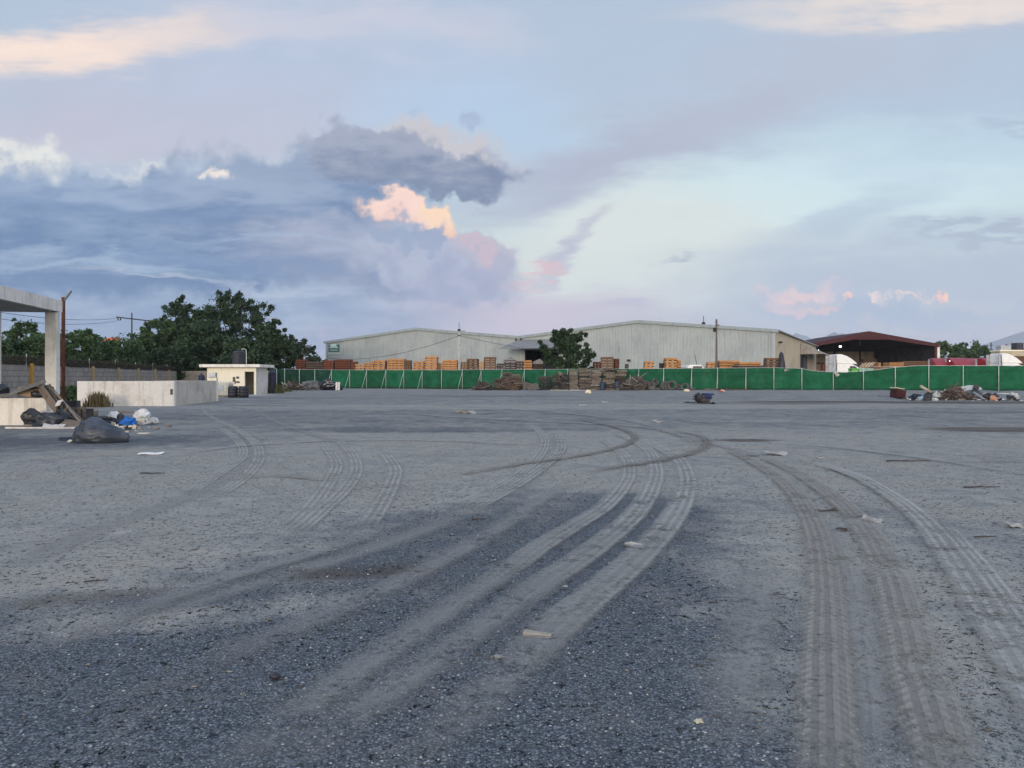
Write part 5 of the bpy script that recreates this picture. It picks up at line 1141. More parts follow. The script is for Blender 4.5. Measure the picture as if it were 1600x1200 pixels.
heap(966, 1022, 580, 91, 70, (0, 1, 4, 2, 0), 'broken grey plank in the sloping heap between the pallets and the tyres', 'planks of the sloping heap', 1.0, .75)
heap(866, 890, 580, 90.8, 10, (4, 0), 'pale plank thrown across the top of the black stacks', 'planks on the black stacks', .5, .5)
heap(905, 985, 575, 91.2, 16, (0, 4, 1), 'grey plank lying on top of the tall grey pallet stacks', 'planks on the grey stacks', .4, .15)
heap(432, 482, 594, 90, 60, (3, 2, 0, 3, 4), 'broken brown plank in the left heap near the cream shed', 'planks of the left heap', 1.1, .45)
# mound cores so the heaps have a body
def mound(name, x0, x1, top, d, m, label, cat, seed, dy=1.6, amp=.3):
    c = (x0 + x1) / 2; d = min(d, fy(x1) - 1.3); w = (x1 - x0) / F * d; b = gat(c, d); h = CAMH + (HZ - top) / F * d - b.z
    mb = MB(); mb.blob((0, 0, h * .35), (w, dy, h * 1.25), seed, amp, 1.8, 4, True, .15)
    return mb.build(name, m, loc=b, smooth=False, label=label, cat=cat)
mound('debris_mound', 742, 768, 597, 91.5, W_GRD, 'dark core of the low rubble left of the big brown pile', 'mound', 3)
mound('debris_mound', 974, 1014, 589, 91.8, W_GRD, 'dark core of the sloping plank heap beside the tyres', 'mound', 5)
mound('debris_mound', 437, 476, 599, 90.6, W_GRD, 'dark core of the left plank heap near the cream shed', 'mound', 6)
mound('debris_mound', 773, 816, 587, 92, W_DRK, 'dark core of the big brown pallet pile', 'mound', 4, 1.5, .25)
mound('tarp_heap', 468, 506, 593.5, 91.5, mat('slate_tarp', (0.10, 0.105, 0.11), (0.15, 0.15, 0.15), rough=.6, var=.3), 'grey crumpled tarpaulin heap between the left planks and the black rubbish', 'tarpaulin', 8, 2.2)
for k, (px, w, top) in enumerate(((502, 14, 597), (512, 18, 592), (522, 16, 594), (530, 10, 601))):
    mound('rubbish_heap', px - w / 2, px + w / 2, top, 91.5 + .4 * (k % 2), BLACKP, ['black rubbish lump touching the grey tarpaulin heap', 'highest black rubbish lump in front of the dark fence', 'black rubbish lump behind the two white slabs', 'low black rubbish lump, rightmost of the left group'][k], 'rubbish', 10 + k, 1.6, .4)
for px in (526, 529.7):
    mb = MB(); mb.sheet((0, 0, .5), .22, .95, .05, Matrix.Rotation(math.radians(82), 3, 'X'), px, .03, 4); mb.build('slab', WHITE, loc=gat(px, 90), label='white upright slab leaning on the black rubbish, %s' % ('nearer to the tarpaulin' if px < 528 else 'nearer to the fence'), cat='slab')
for k in range(7):
    q = gat(509 + k * 1.9, 90.6); put('plank', PLK[4], (q.x, q.y, .75 + .3 * math.sin(k * 2.1)), (rnd.uniform(-.6, .6), rnd.uniform(-.5, .5), rnd.uniform(-1, 1)), (.6, 1.6, 2), 'pale broken plank stuck in the highest black rubbish lump', 'plank', 'planks in the black rubbish')
# blue drums and tyres
drum(941.5, 89.2, 0.30, 0.92, mat('dull_blue_plastic', (0.03, 0.05, 0.085), (0.02, 0.035, 0.06), rough=.5), 'dull blue drum before the pallets, left one of two', 'drum', 'blue drums before the pallets')
drum(964.5, 88.6, 0.30, 1.02, mat('dull_blue_plastic', (0.03, 0.05, 0.085)), 'dull blue drum before the pallets, right one of two', 'drum', 'blue drums before the pallets')
RUB = mat('dusty_rubber', (0.10, 0.098, 0.095), (0.055, 0.055, 0.056), rough=.85, var=.3, scale=3)
def tyre_mesh():
    mb = MB(); pr = [(.30, -.10), (.33, -.125), (.43, -.14), (.49, -.12), (.515, -.07), (.50, -.065), (.50, -.025), (.52, -.02), (.52, .02), (.50, .025), (.50, .065), (.515, .07), (.49, .12), (.43, .14), (.33, .125), (.30, .10), (.315, .08), (.40, .09), (.455, .05), (.46, 0), (.455, -.05), (.40, -.09), (.315, -.08)]
    mb.lathe(pr, 28, closed=True); return mb.mesh('old_tyre', RUB, True)
TY = tyre_mesh(); H90 = math.pi / 2
for px, d, z, rot, sc, lb in ((1003.5, 89.6, .5, (H90, 0, .1), 1.0, 'dusty truck tyre standing upright facing the yard at the foot of the plank heap'),
        (1018.5, 89.6, .33, (.75, .25, .2), 1.0, 'dusty truck tyre tilted back, second from the plank heap'),
        (1037.5, 89.8, .5, (H90, 0, .55), 1.0, 'dusty truck tyre standing and turned right, left one of the middle pair'),
        (1050.5, 90.2, .56, (H90, 0, -.45), 1.08, 'dusty truck tyre standing with its arch showing, right one of the middle pair'),
        (1043.5, 90.6, .5, (H90, 0, .5), 1.0, 'dusty truck tyre standing in the shade between the middle pair'),
        (1070, 88.6, .38, (.8, -.45, .1), .95, 'dusty truck tyre tilted to the right, second from the right end'),
        (1080, 88.6, .14, (.06, .05, 0), .95, 'dusty truck tyre lying flat at the right end of the tyres'),
        (1060, 90.4, .35, (.5, .5, 0), .95, 'dark tyre leaning behind the two rightmost tyres'),
        (1029, 90.3, .14, (0, .06, 0), .95, 'tyre lying flat between the tilted tyre and the middle pair'),
        (1012, 90.6, .75, (.35, .3, .1), 1.0, 'tyre lying on the slope of the plank heap, left of two'),
        (1021, 91, .62, (.3, -.2, .1), 1.0, 'tyre lying on the slope of the plank heap, right of two'),
        (1024, 90.8, .90, (.9, .1, .4), .9, 'dark tyre topping the end of the plank heap'),
        (517, 90.2, .5, (H90, 0, .3), .9, 'black tyre standing in front of the highest black rubbish lump')):
    d = fy(px) - 1.3 - (90.2 - d) * .5; b = gat(px, d); put('tyre', TY, (b.x, b.y, b.z + z), rot, (sc, sc, sc), lb, 'tyre', 'discarded truck tyres by the fence')
def plank1(px, d, L, w, m, label, rz=0.0, t=.05, cat='plank', z=0.0):
    d = min(d, fy(px) - 1.5); b = gat(px, d); mb = MB(); mb.sheet((0, 0, 0), L, w, t, None, px * .1, .02, 4); return mb.build('plank', m, loc=(b.x, b.y, b.z + .012 + z), rz=rz, label=label, cat=cat)
plank1(895, 88.5, 5.2, .4, mat('bleached_board', (0.46, 0.42, 0.37)), 'long bleached plank lying along the foot of the pallet stacks', .01, .06)
plank1(935, 86.5, 3.0, .5, W_GREY, 'grey plank lying before the first blue drum', .25, .05)
plank1(988, 88.8, 3.0, .4, W_GREY, 'grey beam lying at the foot of the sloping plank heap', 0, .25)
plank1(1148, 87.5, 3.2, .3, W_DRK, 'dark beam lying along the fence right of the loose pallets', 0, .12)
def chunk(name, px, py, w, h, m, label, cat, seed=1, dep=None, amp=.2):
    b = gp(px, py); mb = MB(); mb.blob((0, 0, h * .38), (w, dep or w * .7, h * 1.25), seed, amp, 1.6, 2); return mb.build(name, m, loc=b, label=label, cat=cat)
chunk('foam_block', 919, 615, .62, .36, mat('yellowish_foam', (0.66, 0.60, 0.42)), 'yellowish foam block on the ground before the pallets', 'foam block', 2)
chunk('foam_block', 1073, 612, .65, .26, mat('cream_foam', (0.70, 0.60, 0.44)), 'cream foam block on the ground before the rightmost tyres', 'foam block', 4)
chunk('rag', 1128, 613, .7, .26, mat('red_rag', (0.30, 0.075, 0.055), (0.45, 0.38, 0.34), patch=(.5, .55)), 'red and white rag on the ground near the loose pallets', 'rag', 6)

# ------------------------------------------------------------------ vehicles
GLASS = mat('dark_glass', (0.03, 0.035, 0.04), (0.05, 0.055, 0.06), rough=.12, var=.05, spec=.6)
TWHITE = mat('white_truck_paint', (0.80, 0.80, 0.78), (0.74, 0.74, 0.72), rough=.35, var=.04, spec=.5)
TRED = mat('red_truck_paint', (0.28, 0.022, 0.030), (0.22, 0.018, 0.025), rough=.4, var=.08, spec=.5)
CHROME = mat('dull_chrome', (0.45, 0.46, 0.47), (0.35, 0.36, 0.37), rough=.3, metal=.8)
TYW = mat('black_tyre', (0.03, 0.03, 0.031), (0.045, 0.045, 0.045), rough=.85)
def truck(px, d, rz, paint, label, sc=1.0, off=0.0):
    q = gat(px, d); t = empty('truck', (q.x + off, q.y, q.z), label, 'truck', rz=rz); t.scale = (sc, sc, sc)
    mb = MB(); mb.prism([(0, 1.0), (0, 2.95), (1.8, 2.95), (2.55, 2.55), (2.95, 2.2), (2.95, 1.0)], 'y', -1.2, 1.2); cab = mb.build('cab', paint, t, bevel=.06)
    mb = MB(); mb.prism([(0, 2.96), (0, 4.12), (.55, 4.12), (1.15, 3.92), (1.75, 3.58), (2.25, 3.18), (2.5, 2.93)], 'y', -1.18, 1.18); mb.build('roof_fairing', paint, t, bevel=.10)
    mb = MB(); mb.bb(-.42, -.02, -1.22, -1.12, 1.2, 4.0); mb.build('side_extender', GALV, t); mb = MB(); mb.bb(-.42, -.02, 1.12, 1.22, 1.2, 4.0); mb.build('side_extender', GALV, t)
    mb = MB(); mb.prism([(2.96, 1.0), (2.96, 2.25), (3.6, 2.15), (4.5, 1.95), (4.75, 1.7), (4.8, 1.0)], 'y', -.95, .95); mb.build('bonnet', paint, t, bevel=.10)
    mb = MB(); mb.prism([(2.42, 2.70), (2.60, 2.57), (3.0, 2.22), (3.06, 2.24), (2.66, 2.62), (2.48, 2.76)], 'y', -1.05, 1.05); mb.build('windscreen', GLASS, t)
    for s in (-1, 1):
        mb = MB(); mb.prism([(1.5, 2.0), (1.5, 2.7), (2.1, 2.7), (2.6, 2.3), (2.6, 2.0)], 'y', s * 1.205, s * 1.225); dr = mb.build('side_window', GLASS, t)
        mb = MB(); mb.bar((2.5, s * 1.22, 2.3), (2.6, s * 1.5, 2.35), .04); mb.box((2.62, s * 1.5, 2.3), (.12, .08, .5)); mb.build('mirror', CHROME, t)
        mb = MB(); mb.tube([(-.1, s * 1.28, 1.0), (-.1, s * 1.28, 3.7), (-.25, s * 1.28, 3.9)], .07, 8); mb.build('exhaust_stack', CHROME, t, smooth=True)
        mb = MB(); mb.tube([(.3, s * 1.1, .75), (1.9, s * 1.1, .75)], .32, 14); mb.build('fuel_tank', CHROME, t, smooth=True)
        mb = MB(); mb.box((4.78, s * .72, 1.35), (.1, .34, .26)); mb.build('headlight', mat('lamp_glass', (.6, .6, .58), rough=.2), t)
        mb = MB(); mb.lathe([(.55, -.2), (.62, -.22), (.62, .22), (.55, .2)], 12, (3.95, s * .98, .52), Matrix.Rotation(H90, 3, 'X'), True); mb.build('wheel_arch', paint, t)
        for wx in (3.95, -1.3, -2.6):
            R90 = Matrix.Rotation(H90, 3, 'X')
            mb = MB(); mb.lathe([(.28, -.14), (.46, -.15), (.52, -.11), (.52, .11), (.46, .15), (.28, .14)], 20, (wx, s * 1.03, .52), R90); w_ = mb.build('wheel', TYW, t, smooth=True)
            mb = MB(); mb.lathe([(.02, -.10), (.1, -.12), (.28, -.05), (.29, .05), (.02, .08)], 16, (wx, s * 1.03, .52), R90); mb.build('rim', CHROME, w_, smooth=True)
    mb = MB(); mb.bb(-3.4, 4.3, -.45, .45, .62, .95); mb.build('chassis', DARKV, t)
    mb = MB(); mb.bb(4.81, 5.0, -1.2, 1.2, .4, .85); mb.build('bumper', CHROME, t, bevel=.05)
    mb = MB(); mb.bb(4.80, 4.86, -.45, .45, .95, 1.75); mb.build('grille', CHROME, t)
    mb = MB(); mb.lathe([(.02, 0), (.5, 0), (.5, .08), (.02, .1)], 16, (-2.0, 0, .96)); mb.build('fifth_wheel', DARKV, t)
    return t
truck(1301.5, 92, 0.0, TWHITE, 'white tractor truck with sloping roof fairing before the red barn', .99)
truck(1556, 93, 0.0, TWHITE, 'white tractor truck with sloping roof fairing at the right picture edge', 1.02)
for px, d, rz, lb in ((1466, 112, -1.72, 'red tractor truck touching the right corner of the red barn'), (1492, 110, -1.62, 'red tractor truck with the lit roof marker, second from the barn'), (1512, 113, -1.75, 'red tractor truck, third from the barn'), (1538, 108, -1.4, 'red tractor truck next to the right white truck')):
    tr_ = truck(px, d, rz, TRED, lb, 1.0 if px != 1538 else .98)
mb = MB(); mb.lathe([(.02, -.06), (.08, 0), (.02, .06)], 8, at(1484, 564, 106.3)); mb.build('marker_lamp', lm, label='small lit marker lamp glowing on the second red truck', cat='lamp')
bd = gat(1490, 112)
t = empty('van', gat(1087, 96), 'white high roof van seen end on behind the fence left of the dark pole', 'van', rz=0)
mb = MB(); mb.prism([(-1.05, .35), (-1.1, 1.6), (-1.0, 2.75), (-.7, 3.0), (.7, 3.0), (1.0, 2.75), (1.1, 1.6), (1.05, .35)], 'y', 0, 5.2); mb.build('body', TWHITE, t, bevel=.08)
mb = MB(); mb.bb(-.35, .8, -.06, -.01, 2.35, 2.82); mb.build('rear_window', GLASS, t)
for s in (-1, 1):
    mb = MB(); mb.box((s * .92, -.04, 1.1), (.14, .06, .5)); mb.build('tail_light', mat('tail_red', (.3, .02, .02)), t)
    for wy in (.9, 4.2):
        mb = MB(); mb.lathe([(.02, -.1), (.3, -.11), (.36, -.08), (.36, .08), (.3, .11), (.02, .1)], 16, (s * .98, wy, .36), Matrix.Rotation(H90, 3, 'Y')); mb.build('wheel', TYW, t, smooth=True)
mb = MB(); mb.bar((.4, 1.0, 3.0), (.1, 1.0, 4.3), .05); mb.build('aerial', DARKV, t)
# ------------------------------------------------------------------ rubbish by the canopy
BAGB = mat('black_bin_bag', (0.016, 0.018, 0.022), (0.03, 0.033, 0.04), rough=.38, var=.2, spec=.5, bump=.2, bscale=7, bdist=.03)
BAGG = mat('slate_sack_plastic', (0.026, 0.033, 0.044), (0.060, 0.070, 0.085), rough=.42, var=.15, scale=2.5, bump=.5, bscale=3.2, bdist=.07, spec=.45)
BAGN = mat('navy_cloth', (0.022, 0.030, 0.050), (0.035, 0.042, 0.06), rough=.8, var=.2, bump=.6, bscale=10, bdist=.02)
BAGW = mat('white_carrier_plastic', (0.70, 0.71, 0.70), (0.60, 0.61, 0.60), rough=.45, var=.06, bump=.6, bscale=12, bdist=.02)
BAGC = mat('clear_grey_plastic', (0.46, 0.48, 0.47), (0.36, 0.38, 0.37), rough=.4, var=.1, bump=.6, bscale=12, bdist=.02)
BAGBL = mat('bright_blue_plastic', (0.012, 0.13, 0.46), (0.010, 0.09, 0.33), rough=.45, var=.15, bump=.6, bscale=12, bdist=.02)
PANEL = mat('grey_brown_panel', (0.20, 0.165, 0.14), (0.14, 0.115, 0.10), var=.2, scale=2)
CARD = mat('cardboard', (0.30, 0.22, 0.14), (0.22, 0.16, 0.10), var=.15)
PAPER = mat('pale_paper', (0.62, 0.60, 0.56), (0.50, 0.48, 0.45), var=.08, scale=6)
CREAMP = mat('cream_scrap', (0.56, 0.52, 0.38), (0.45, 0.40, 0.30), var=.1)
STONE = mat('grey_stone', (0.20, 0.19, 0.18), (0.14, 0.135, 0.13), var=.25, scale=8)
FOAM = mat('dark_grey_foam', (0.13, 0.132, 0.135), (0.18, 0.18, 0.18), var=.2, scale=3)
def blobthing(name, px, py, w, d, h, m, label, cat, seed=1, amp=.20, crease=.07, Y=None, z=0.0, sub=4, rz=0.0, zoff=.42):
    b = gat(px, Y) if Y else gp(px, py); mb = MB(); mb.blob((0, 0, h * zoff), (w, d, h * 1.18), seed, amp, 1.5, sub, True, crease)
    return mb.build(name, m, loc=(b.x, b.y, b.z + z), smooth=True, label=label, cat=cat, rz=rz)
def flat(name, px, py, w, d, t, m, label, cat, rz=0.0, tilt=(0, 0), seed=1, amp=.03, group=None, z=0.008, n=6, bend=0.0):
    b = gp(px, py); mb = MB(); R_ = Matrix.Rotation(tilt[0], 3, 'X') @ Matrix.Rotation(tilt[1], 3, 'Y')
    mb.sheet((0, 0, amp * .35), w, d, t, R_, seed, amp, n, bend); return mb.build(name, m, loc=(b.x, b.y, b.z + z), rz=rz, label=label, cat=cat, group=group)
def stick(px, py, L, r0, m, label, rz, bow=.05, tilt=.02, cat='stick', name='stick', branch=0):
    b = gp(px, py); pts = []
    for i in range(7):
        k = i / 6 - .5; pts.append((k * L, bow * L * (1 - 4 * k * k) + .02 * L * math.sin(i * 2.3 + px), r0 * 1.0 + .006 + tilt * L * abs(k) + .01 * math.sin(i * 1.7 + py) * (r0 * 20)))
    mb = MB(); mb.tube(pts, r0, 7, r0 * .55)
    for j in range(branch): i = 2 + j; mb.tube([pts[i], (pts[i][0] + L * .16, pts[i][1] + (.1 if j % 2 else -.1) * L, pts[i][2] + .03)], r0 * .5, 5, r0 * .2)
    return mb.build(name, m, loc=b, rz=rz, smooth=True, label=label, cat=cat)
# foam slab resting on the low wall
t = empty('foam_slab', (at(30, 615, 24.2).x, 24.2, 0.86), 'bent dark grey foam mattress slab lying across the low white wall', 'foam slab')
x0 = t.location.x; P = [(at(px, py, 24.2).x - x0, at(px, py, 24.2).z - .86) for px, py in ((-22, 614), (2, 615.5), (17, 614.5), (30, 608), (73, 592.5))]
lo = [(x + (.03 if i > 2 else 0), z - .115) for i, (x, z) in enumerate(P)]; pl = P[::-1] + lo; n = len(pl); e = Vector((-.56, .85, 0))
mb = MB(); mb.add([(x, -.1, z) for x, z in pl] + [(x + e.x, e.y, z) for x, z in pl], [tuple(range(n)), tuple(range(n, 2 * n))[::-1]] + [(i, n + i, n + (i + 1) % n, (i + 1) % n) for i in range(n)])
mb.build('foam', FOAM, t, bevel=.015)
blobthing('rubbish_bag', 2, 610, .42, .5, .36, BAGB, 'black rubbish bag sitting on the low white wall at the left picture edge', 'rubbish bag', 3, Y=24.3, z=.95)
b = at(44, 622, 24.5); t = empty('cardboard_box', (b.x, 24.55, .86), 'crushed cardboard box jammed under the raised end of the foam slab', 'box', rz=.3)
mb = MB(); mb.box((0, 0, .17), (.56, .4, .26), Matrix.Rotation(.22, 3, 'Y')); mb.build('carton', CARD, t)
mb = MB(); mb.box((.10, -.24, .30), (.5, .16, .012), Matrix.Rotation(.5, 3, 'X')); mb.build('flap', CARD, t)
mb = MB(); mb.blob((0, 0, .1), (.5, .4, .3), 6, .2, 1.5, 3); mb.build('rubbish_bag', BAGB, loc=(at(61, 615, 24.5).x, 24.5, .86), smooth=True, label='small black bag squeezed between the cardboard box and the leaning wooden frame', cat='rubbish bag')
# leaning wooden frame
t = empty('broken_pallet', gat(95, 23.6), 'broken grey wooden pallet frame leaning on the end of the low wall', 'broken pallet')
o0 = t.location
def loc_(px, py, Y): return at(px, py, Y) - o0
for (a, b_, w) in (((62, 604, 24.25), (88, 640, 23.55), .30), ((70, 603, 24.3), (97, 637, 23.6), .09), ((76, 604, 24.4), (104, 640, 23.7), .22)):
    mb = MB(); mb.bar(loc_(*a), loc_(*b_), .03, w); mb.build('board', PANEL if w > .1 else W_GREY, t)
for (a, b_) in (((74, 602, 24.2), (128, 657, 23.3)), ((86, 612, 24.0), (126, 660, 23.2))):
    mb = MB(); mb.bar(loc_(*a), loc_(*b_), .05, .045); mb.build('lath', PLK and W_GREY, t)
for (a, b_) in (((62, 607, 24.2), (84, 606, 24.3)), ((72, 620, 23.9), (94, 618, 24.0))):
    mb = MB(); mb.bar(loc_(*a), loc_(*b_), .05, .07); mb.build('crosspiece', W_BRP, t)
q = at(92, 630, 23.5); mb = MB(); mb.sheet((0, 0, 0), .27, .22, .012, Matrix.Rotation(.95, 3, 'X') @ Matrix.Rotation(-.25, 3, 'Y'), 3, .02); mb.build('card_sheet', PAPER, loc=q, rz=-.3, label='pale square card lying on the leaning wooden frame', cat='card')
blobthing('rubbish_bag', 50, 664, .62, .45, .54, BAGB, 'bulging black rubbish bag against the low white wall', 'rubbish bag', 5, Y=23.75)
blobthing('rubbish_bag', 77, 662, .78, .45, .46, BAGG, 'blue grey rubbish bag in front of the leaning wooden frame', 'rubbish bag', 8, .28, Y=23.5)
blobthing('rubbish_bag', 95, 652, .66, .6, .46, BAGB, 'black rubbish bag under the pale square card', 'rubbish bag', 11, .28, Y=24.6)
blobthing('rubbish_bag', 64, 667, .5, .35, .16, BAGN, 'flat dark bag at the foot of the bulging black one', 'rubbish bag', 13, .3, Y=23.4)
flat('board', 113, 666.5, .6, .45, .03, PANEL, 'grey brown panel leaning at the foot of the wooden frame, upper one', 'panel', .3, (.75, .2), 3)
flat('board', 116, 669, .62, .35, .03, PANEL, 'grey brown panel lying at the foot of the wooden frame, lower one', 'panel', -.2, (.35, -.15), 5)
flat('board', 77, 668.5, .36, .28, .02, PAPER, 'dirty white board tilted among the black bags, left of two', 'board', .3, (.45, .15), 7)
flat('board', 89, 668.5, .42, .30, .02, PAPER, 'white board tilted among the black bags, right of two', 'board', -.1, (.42, -.1), 9)
flat('paper_scrap', 99, 664, .2, .12, .01, BAGW, 'white crumpled paper scrap beside the upper brown panel', 'paper', .4, (.3, .1), 4, .08)
b = gp(64, 670); mb = MB(); mb.box((0, 0, .03), (2.1, .07, .05)); mb.build('strip', mat('white_strip', (0.62, 0.60, 0.58)), loc=b, rz=-.02, label='long white strip of trim lying on the ground before the rubbish bags', cat='strip')
b = gat(106, 27.2); t = empty('crate', b, 'black plastic crate behind the leaning wooden frame', 'crate', rz=.25)
mb = MB(); mb.bb(-.34, .34, -.25, .25, .32, .36)
for s in (-1, 1): mb.bb(-.34, .34, s * .24 - .012, s * .24 + .012, .36, .68); mb.bb(s * .33 - .012, s * .33 + .012, -.226, .226, .361, .679)
mb.build('crate_body', BLACKP, t)
mb = MB(); mb.bb(-.36, .36, -.275, -.254, .62, .68); mb.build('rim', BLACKP, t)
mb = MB(); mb.bb(-.3, .3, -.2, .2, 0, .318); mb.build('base_crate', BLACKP, t)
b = gat(122, 25.8); t = empty('wooden_crate', b, 'grey wooden crate with upright slats beside the beige bucket', 'crate', rz=-.1)
mb = MB(); mb.bb(-.42, .42, -.18, .2, .02, .46); mb.build('crate_body', W_GRD, t)
for k in range(5):
    mb = MB(); x = -.36 + k * .18; mb.bb(x - .06, x + .06, -.225, -.184, 0, .5); mb.build('slat', W_GREY, t)
mb = MB(); mb.bb(-.44, .44, -.262, -.228, .44, .52); mb.build('rail', W_GREY, t)
b = gp(146, 655.5); t = empty('bucket', b, 'beige plastic bucket standing right of the grey wooden crate', 'bucket')
mb = MB(); mb.lathe([(.01, .02), (.13, .02), (.135, 0), (.16, .30), (.175, .31), (.175, .33), (.15, .32), (.125, .04), (.01, .04)], 20); mb.build('bucket_body', mat('beige_plastic', (0.36, 0.32, 0.25), (0.29, 0.26, 0.21)), t, smooth=True)
mb = MB(); mb.tube([(-.17, 0, .29), (-.13, -.12, .20), (0, -.19, .16), (.13, -.12, .20), (.17, 0, .29)], .008, 5); mb.build('handle', GALV, t)
blobthing('rubble_lump', 148, 648, .25, .25, .2, STONE, 'rough grey lump of rubble behind the beige bucket', 'rubble', 4, .3)
# big sack in the foreground of the group
b = gp(157, 691); t = empty('sack', b, 'large slate coloured sack slumped on the gravel in front of the litter', 'sack', rz=-.05)
mb = MB(); bm_ = bmesh.new(); bmesh.ops.create_icosphere(bm_, subdivisions=5, radius=1.0); vs = []
for v in bm_.verts:
    p = v.co.copy(); f1 = mnoise.noise(p * 1.3 + Vector((2, 5, 1))); f2 = mnoise.noise(p * 3.1 + Vector((7, 1, 4)))
    an = math.atan2(p.z - 1.0, p.x + 1.25) + .35 * f1; ds = math.hypot(p.z - 1.0, p.x + 1.25)      # folds fan out from the tied corner
    fold = (abs(math.sin(an * 9 + p.y)) ** 2) * .075 * math.exp(-ds * .55) + .02 * abs(math.sin(an * 23 + 2 * p.y)) * math.exp(-ds * .8)
    rg = 1 - abs(mnoise.noise(Vector((p.x * 1.6 + 1.2 * p.z, p.y * 1.2, p.z * 2.6 - p.x)))) * 2.2; k = 1 + .08 * f1 + .03 * f2 - fold * 1.3 + .055 * max(0, rg) ** 3 - .05 * abs(mnoise.noise(p * 2.3 + Vector((9, 3, 2))))
    x = p.x * k; hgt = 1.0 - .52 * sstep(-.35, 1.0, x) + .16 * math.exp(-((x + .35) / .35) ** 2); taper = 1 - .55 * sstep(.35, 1.05, x)
    z = p.z * k; z = z * hgt if z > 0 else max(z, -.32)
    vs.append((x * .64 + .07 * max(0, x) ** 2, p.y * k * .40 * taper, (z + .32) * .41))
bm_.verts.index_update(); mb.add(vs, [tuple(v.index for v in f.verts) for f in bm_.faces]); bm_.free(); mb.build('sack_body', BAGG, t, smooth=True)
mb = MB(); mb.tube([(-.42, .06, .46), (-.30, .13, .53), (-.05, .22, .56), (.12, .30, .53)], .07, 10, .035); mb.build('twisted_neck', BAGB, t, smooth=True)
flat('rag', 108, 688, .42, .2, .02, BAGN, 'dark flat rag left of the large slate sack', 'rag', .2, (.08, 0), 5, .05)
flat('rag', 116, 691, .26, .1, .02, PAPER, 'pale scrap of plastic tucked under the left end of the slate sack', 'rag', .1, (.05, 0), 6, .04)
blobthing('rubbish_bag', 170, 664, .62, .45, .26, BAGN, 'navy bag behind the top of the large slate sack', 'rubbish bag', 21, .25)
blobthing('carrier_bag', 179, 657, .42, .35, .32, BAGW, 'white carrier bag with brown marks beside the navy bag', 'carrier bag', 23, .25)
flat('board', 193, 651, .60, .30, .02, CARD, 'thin brown board propped behind the bright blue bag', 'board', .1, (.18, .05), 8, .02, None, .18)
blobthing('carrier_bag', 198, 666.5, .56, .42, .26, BAGBL, 'bright blue plastic bag in the middle of the litter', 'carrier bag', 25, .4, .35)
blobthing('carrier_bag', 188, 659.5, .22, .25, .30, BAGB, 'small black bag behind the bright blue bag', 'carrier bag', 27, .3)
blobthing('carrier_bag', 221, 658.5, .58, .45, .44, BAGW, 'biggest white plastic bag at the top of the litter', 'carrier bag', 29, .36, .3)
blobthing('carrier_bag', 239, 663, .38, .3, .20, BAGC, 'greyish clear plastic bag at the right end of the litter', 'carrier bag', 31, .42, .3)
for k, (px, py, w, m, lb) in enumerate(((222, 662, .22, CREAMP, 'cream scrap between the biggest white bag and the clear bag'), (230, 664, .26, PAPER, 'white folded paper before the clear bag'), (215, 665, .22, PAPER, 'white paper scrap right of the bright blue bag'), (181, 670, .24, CREAMP, 'cream scrap at the left of the litter front row'),
                         (191, 671.5, .26, PAPER, 'pale scrap in the middle of the litter front row'), (206, 671.5, .20, CREAMP, 'yellowish scrap at the right of the litter front row'), (200, 673, .18, BAGN, 'dark scrap in the litter front row'), (174, 668, .3, mat('pinkish_scrap', (.45, .36, .33)), 'pinkish scrap beside the top of the slate sack'), (211, 669, .2, mat('pinkish_scrap', (.45, .36, .33)), 'pinkish scrap under the bright blue bag'))):
    flat('paper_scrap', px, py, w, w * .6, .012, m, lb, 'scrap', k * .7, (.25 * math.sin(k * 2), .25 * math.cos(k * 3)), k, .09, None, .03)
blobthing('stone', 245, 671, .16, .13, .09, STONE, 'small grey stone right of the litter, nearer one', 'stone', 3)
blobthing('stone', 264, 667, .17, .15, .11, STONE, 'small grey stone right of the litter, farther one', 'stone', 5)
flat('tile', 226, 678, .32, .16, .02, mat('cream_tile', (0.56, 0.53, 0.46)), 'cream rectangular tile lying before the litter', 'tile', .05, (.05, 0), 2, .005)
flat('board', 236, 710, .44, .22, .012, mat('white_board', (0.72, 0.73, 0.75), (0.65, 0.66, 0.68)), 'white flat board lying alone on the dust below the litter', 'board', .25, (.04, .0), 3, .02)

# ------------------------------------------------------------------ broken engine on the yard
b = gp(1097, 630.5); t = empty('engine', b, 'discarded blue and black engine block standing alone in the middle of the yard', 'engine', rz=.15)
EBLUE = mat('oily_blue_paint', (0.018, 0.035, 0.14), (0.012, 0.02, 0.06), rough=.5, var=.3, scale=5); EDARK = mat('oily_black_iron', (0.022, 0.022, 0.026), (0.04, 0.038, 0.036), rough=.5, var=.3, scale=6)
mb = MB(); mb.bb(-.18, .42, -.22, .22, .14, .50); mb.build('cylinder_block', mat('grey_oily_iron', (0.07, 0.075, 0.08), (0.04, 0.04, 0.045), rough=.5, var=.3), t, bevel=.02)
mb = MB(); mb.bb(.02, .46, -.20, .20, .503, .60); mb.build('rocker_cover', EBLUE, t, bevel=.03)
mb = MB(); mb.bb(.16, .50, -.27, -.223, .26, .56); mb.build('side_cover', EBLUE, t, bevel=.015)
mb = MB(); mb.tube([(.5, 0, .52), (.62, 0, .55), (.66, -.1, .5)], .05, 8); mb.build('outlet_pipe', EBLUE, t, smooth=True)
mb = MB(); mb.lathe([(.03, -.05), (.30, -.05), (.32, 0), (.25, .12), (.2, .16), (.03, .16)], 20, (-.22, 0, .33), Matrix.Rotation(-H90, 3, 'Y')); mb.build('bell_housing', EDARK, t)
mb = MB(); mb.prism([(-.15, .137), (.40, .137), (.34, .02), (-.05, .02)], 'y', -.17, .17); mb.build('sump', EDARK, t)
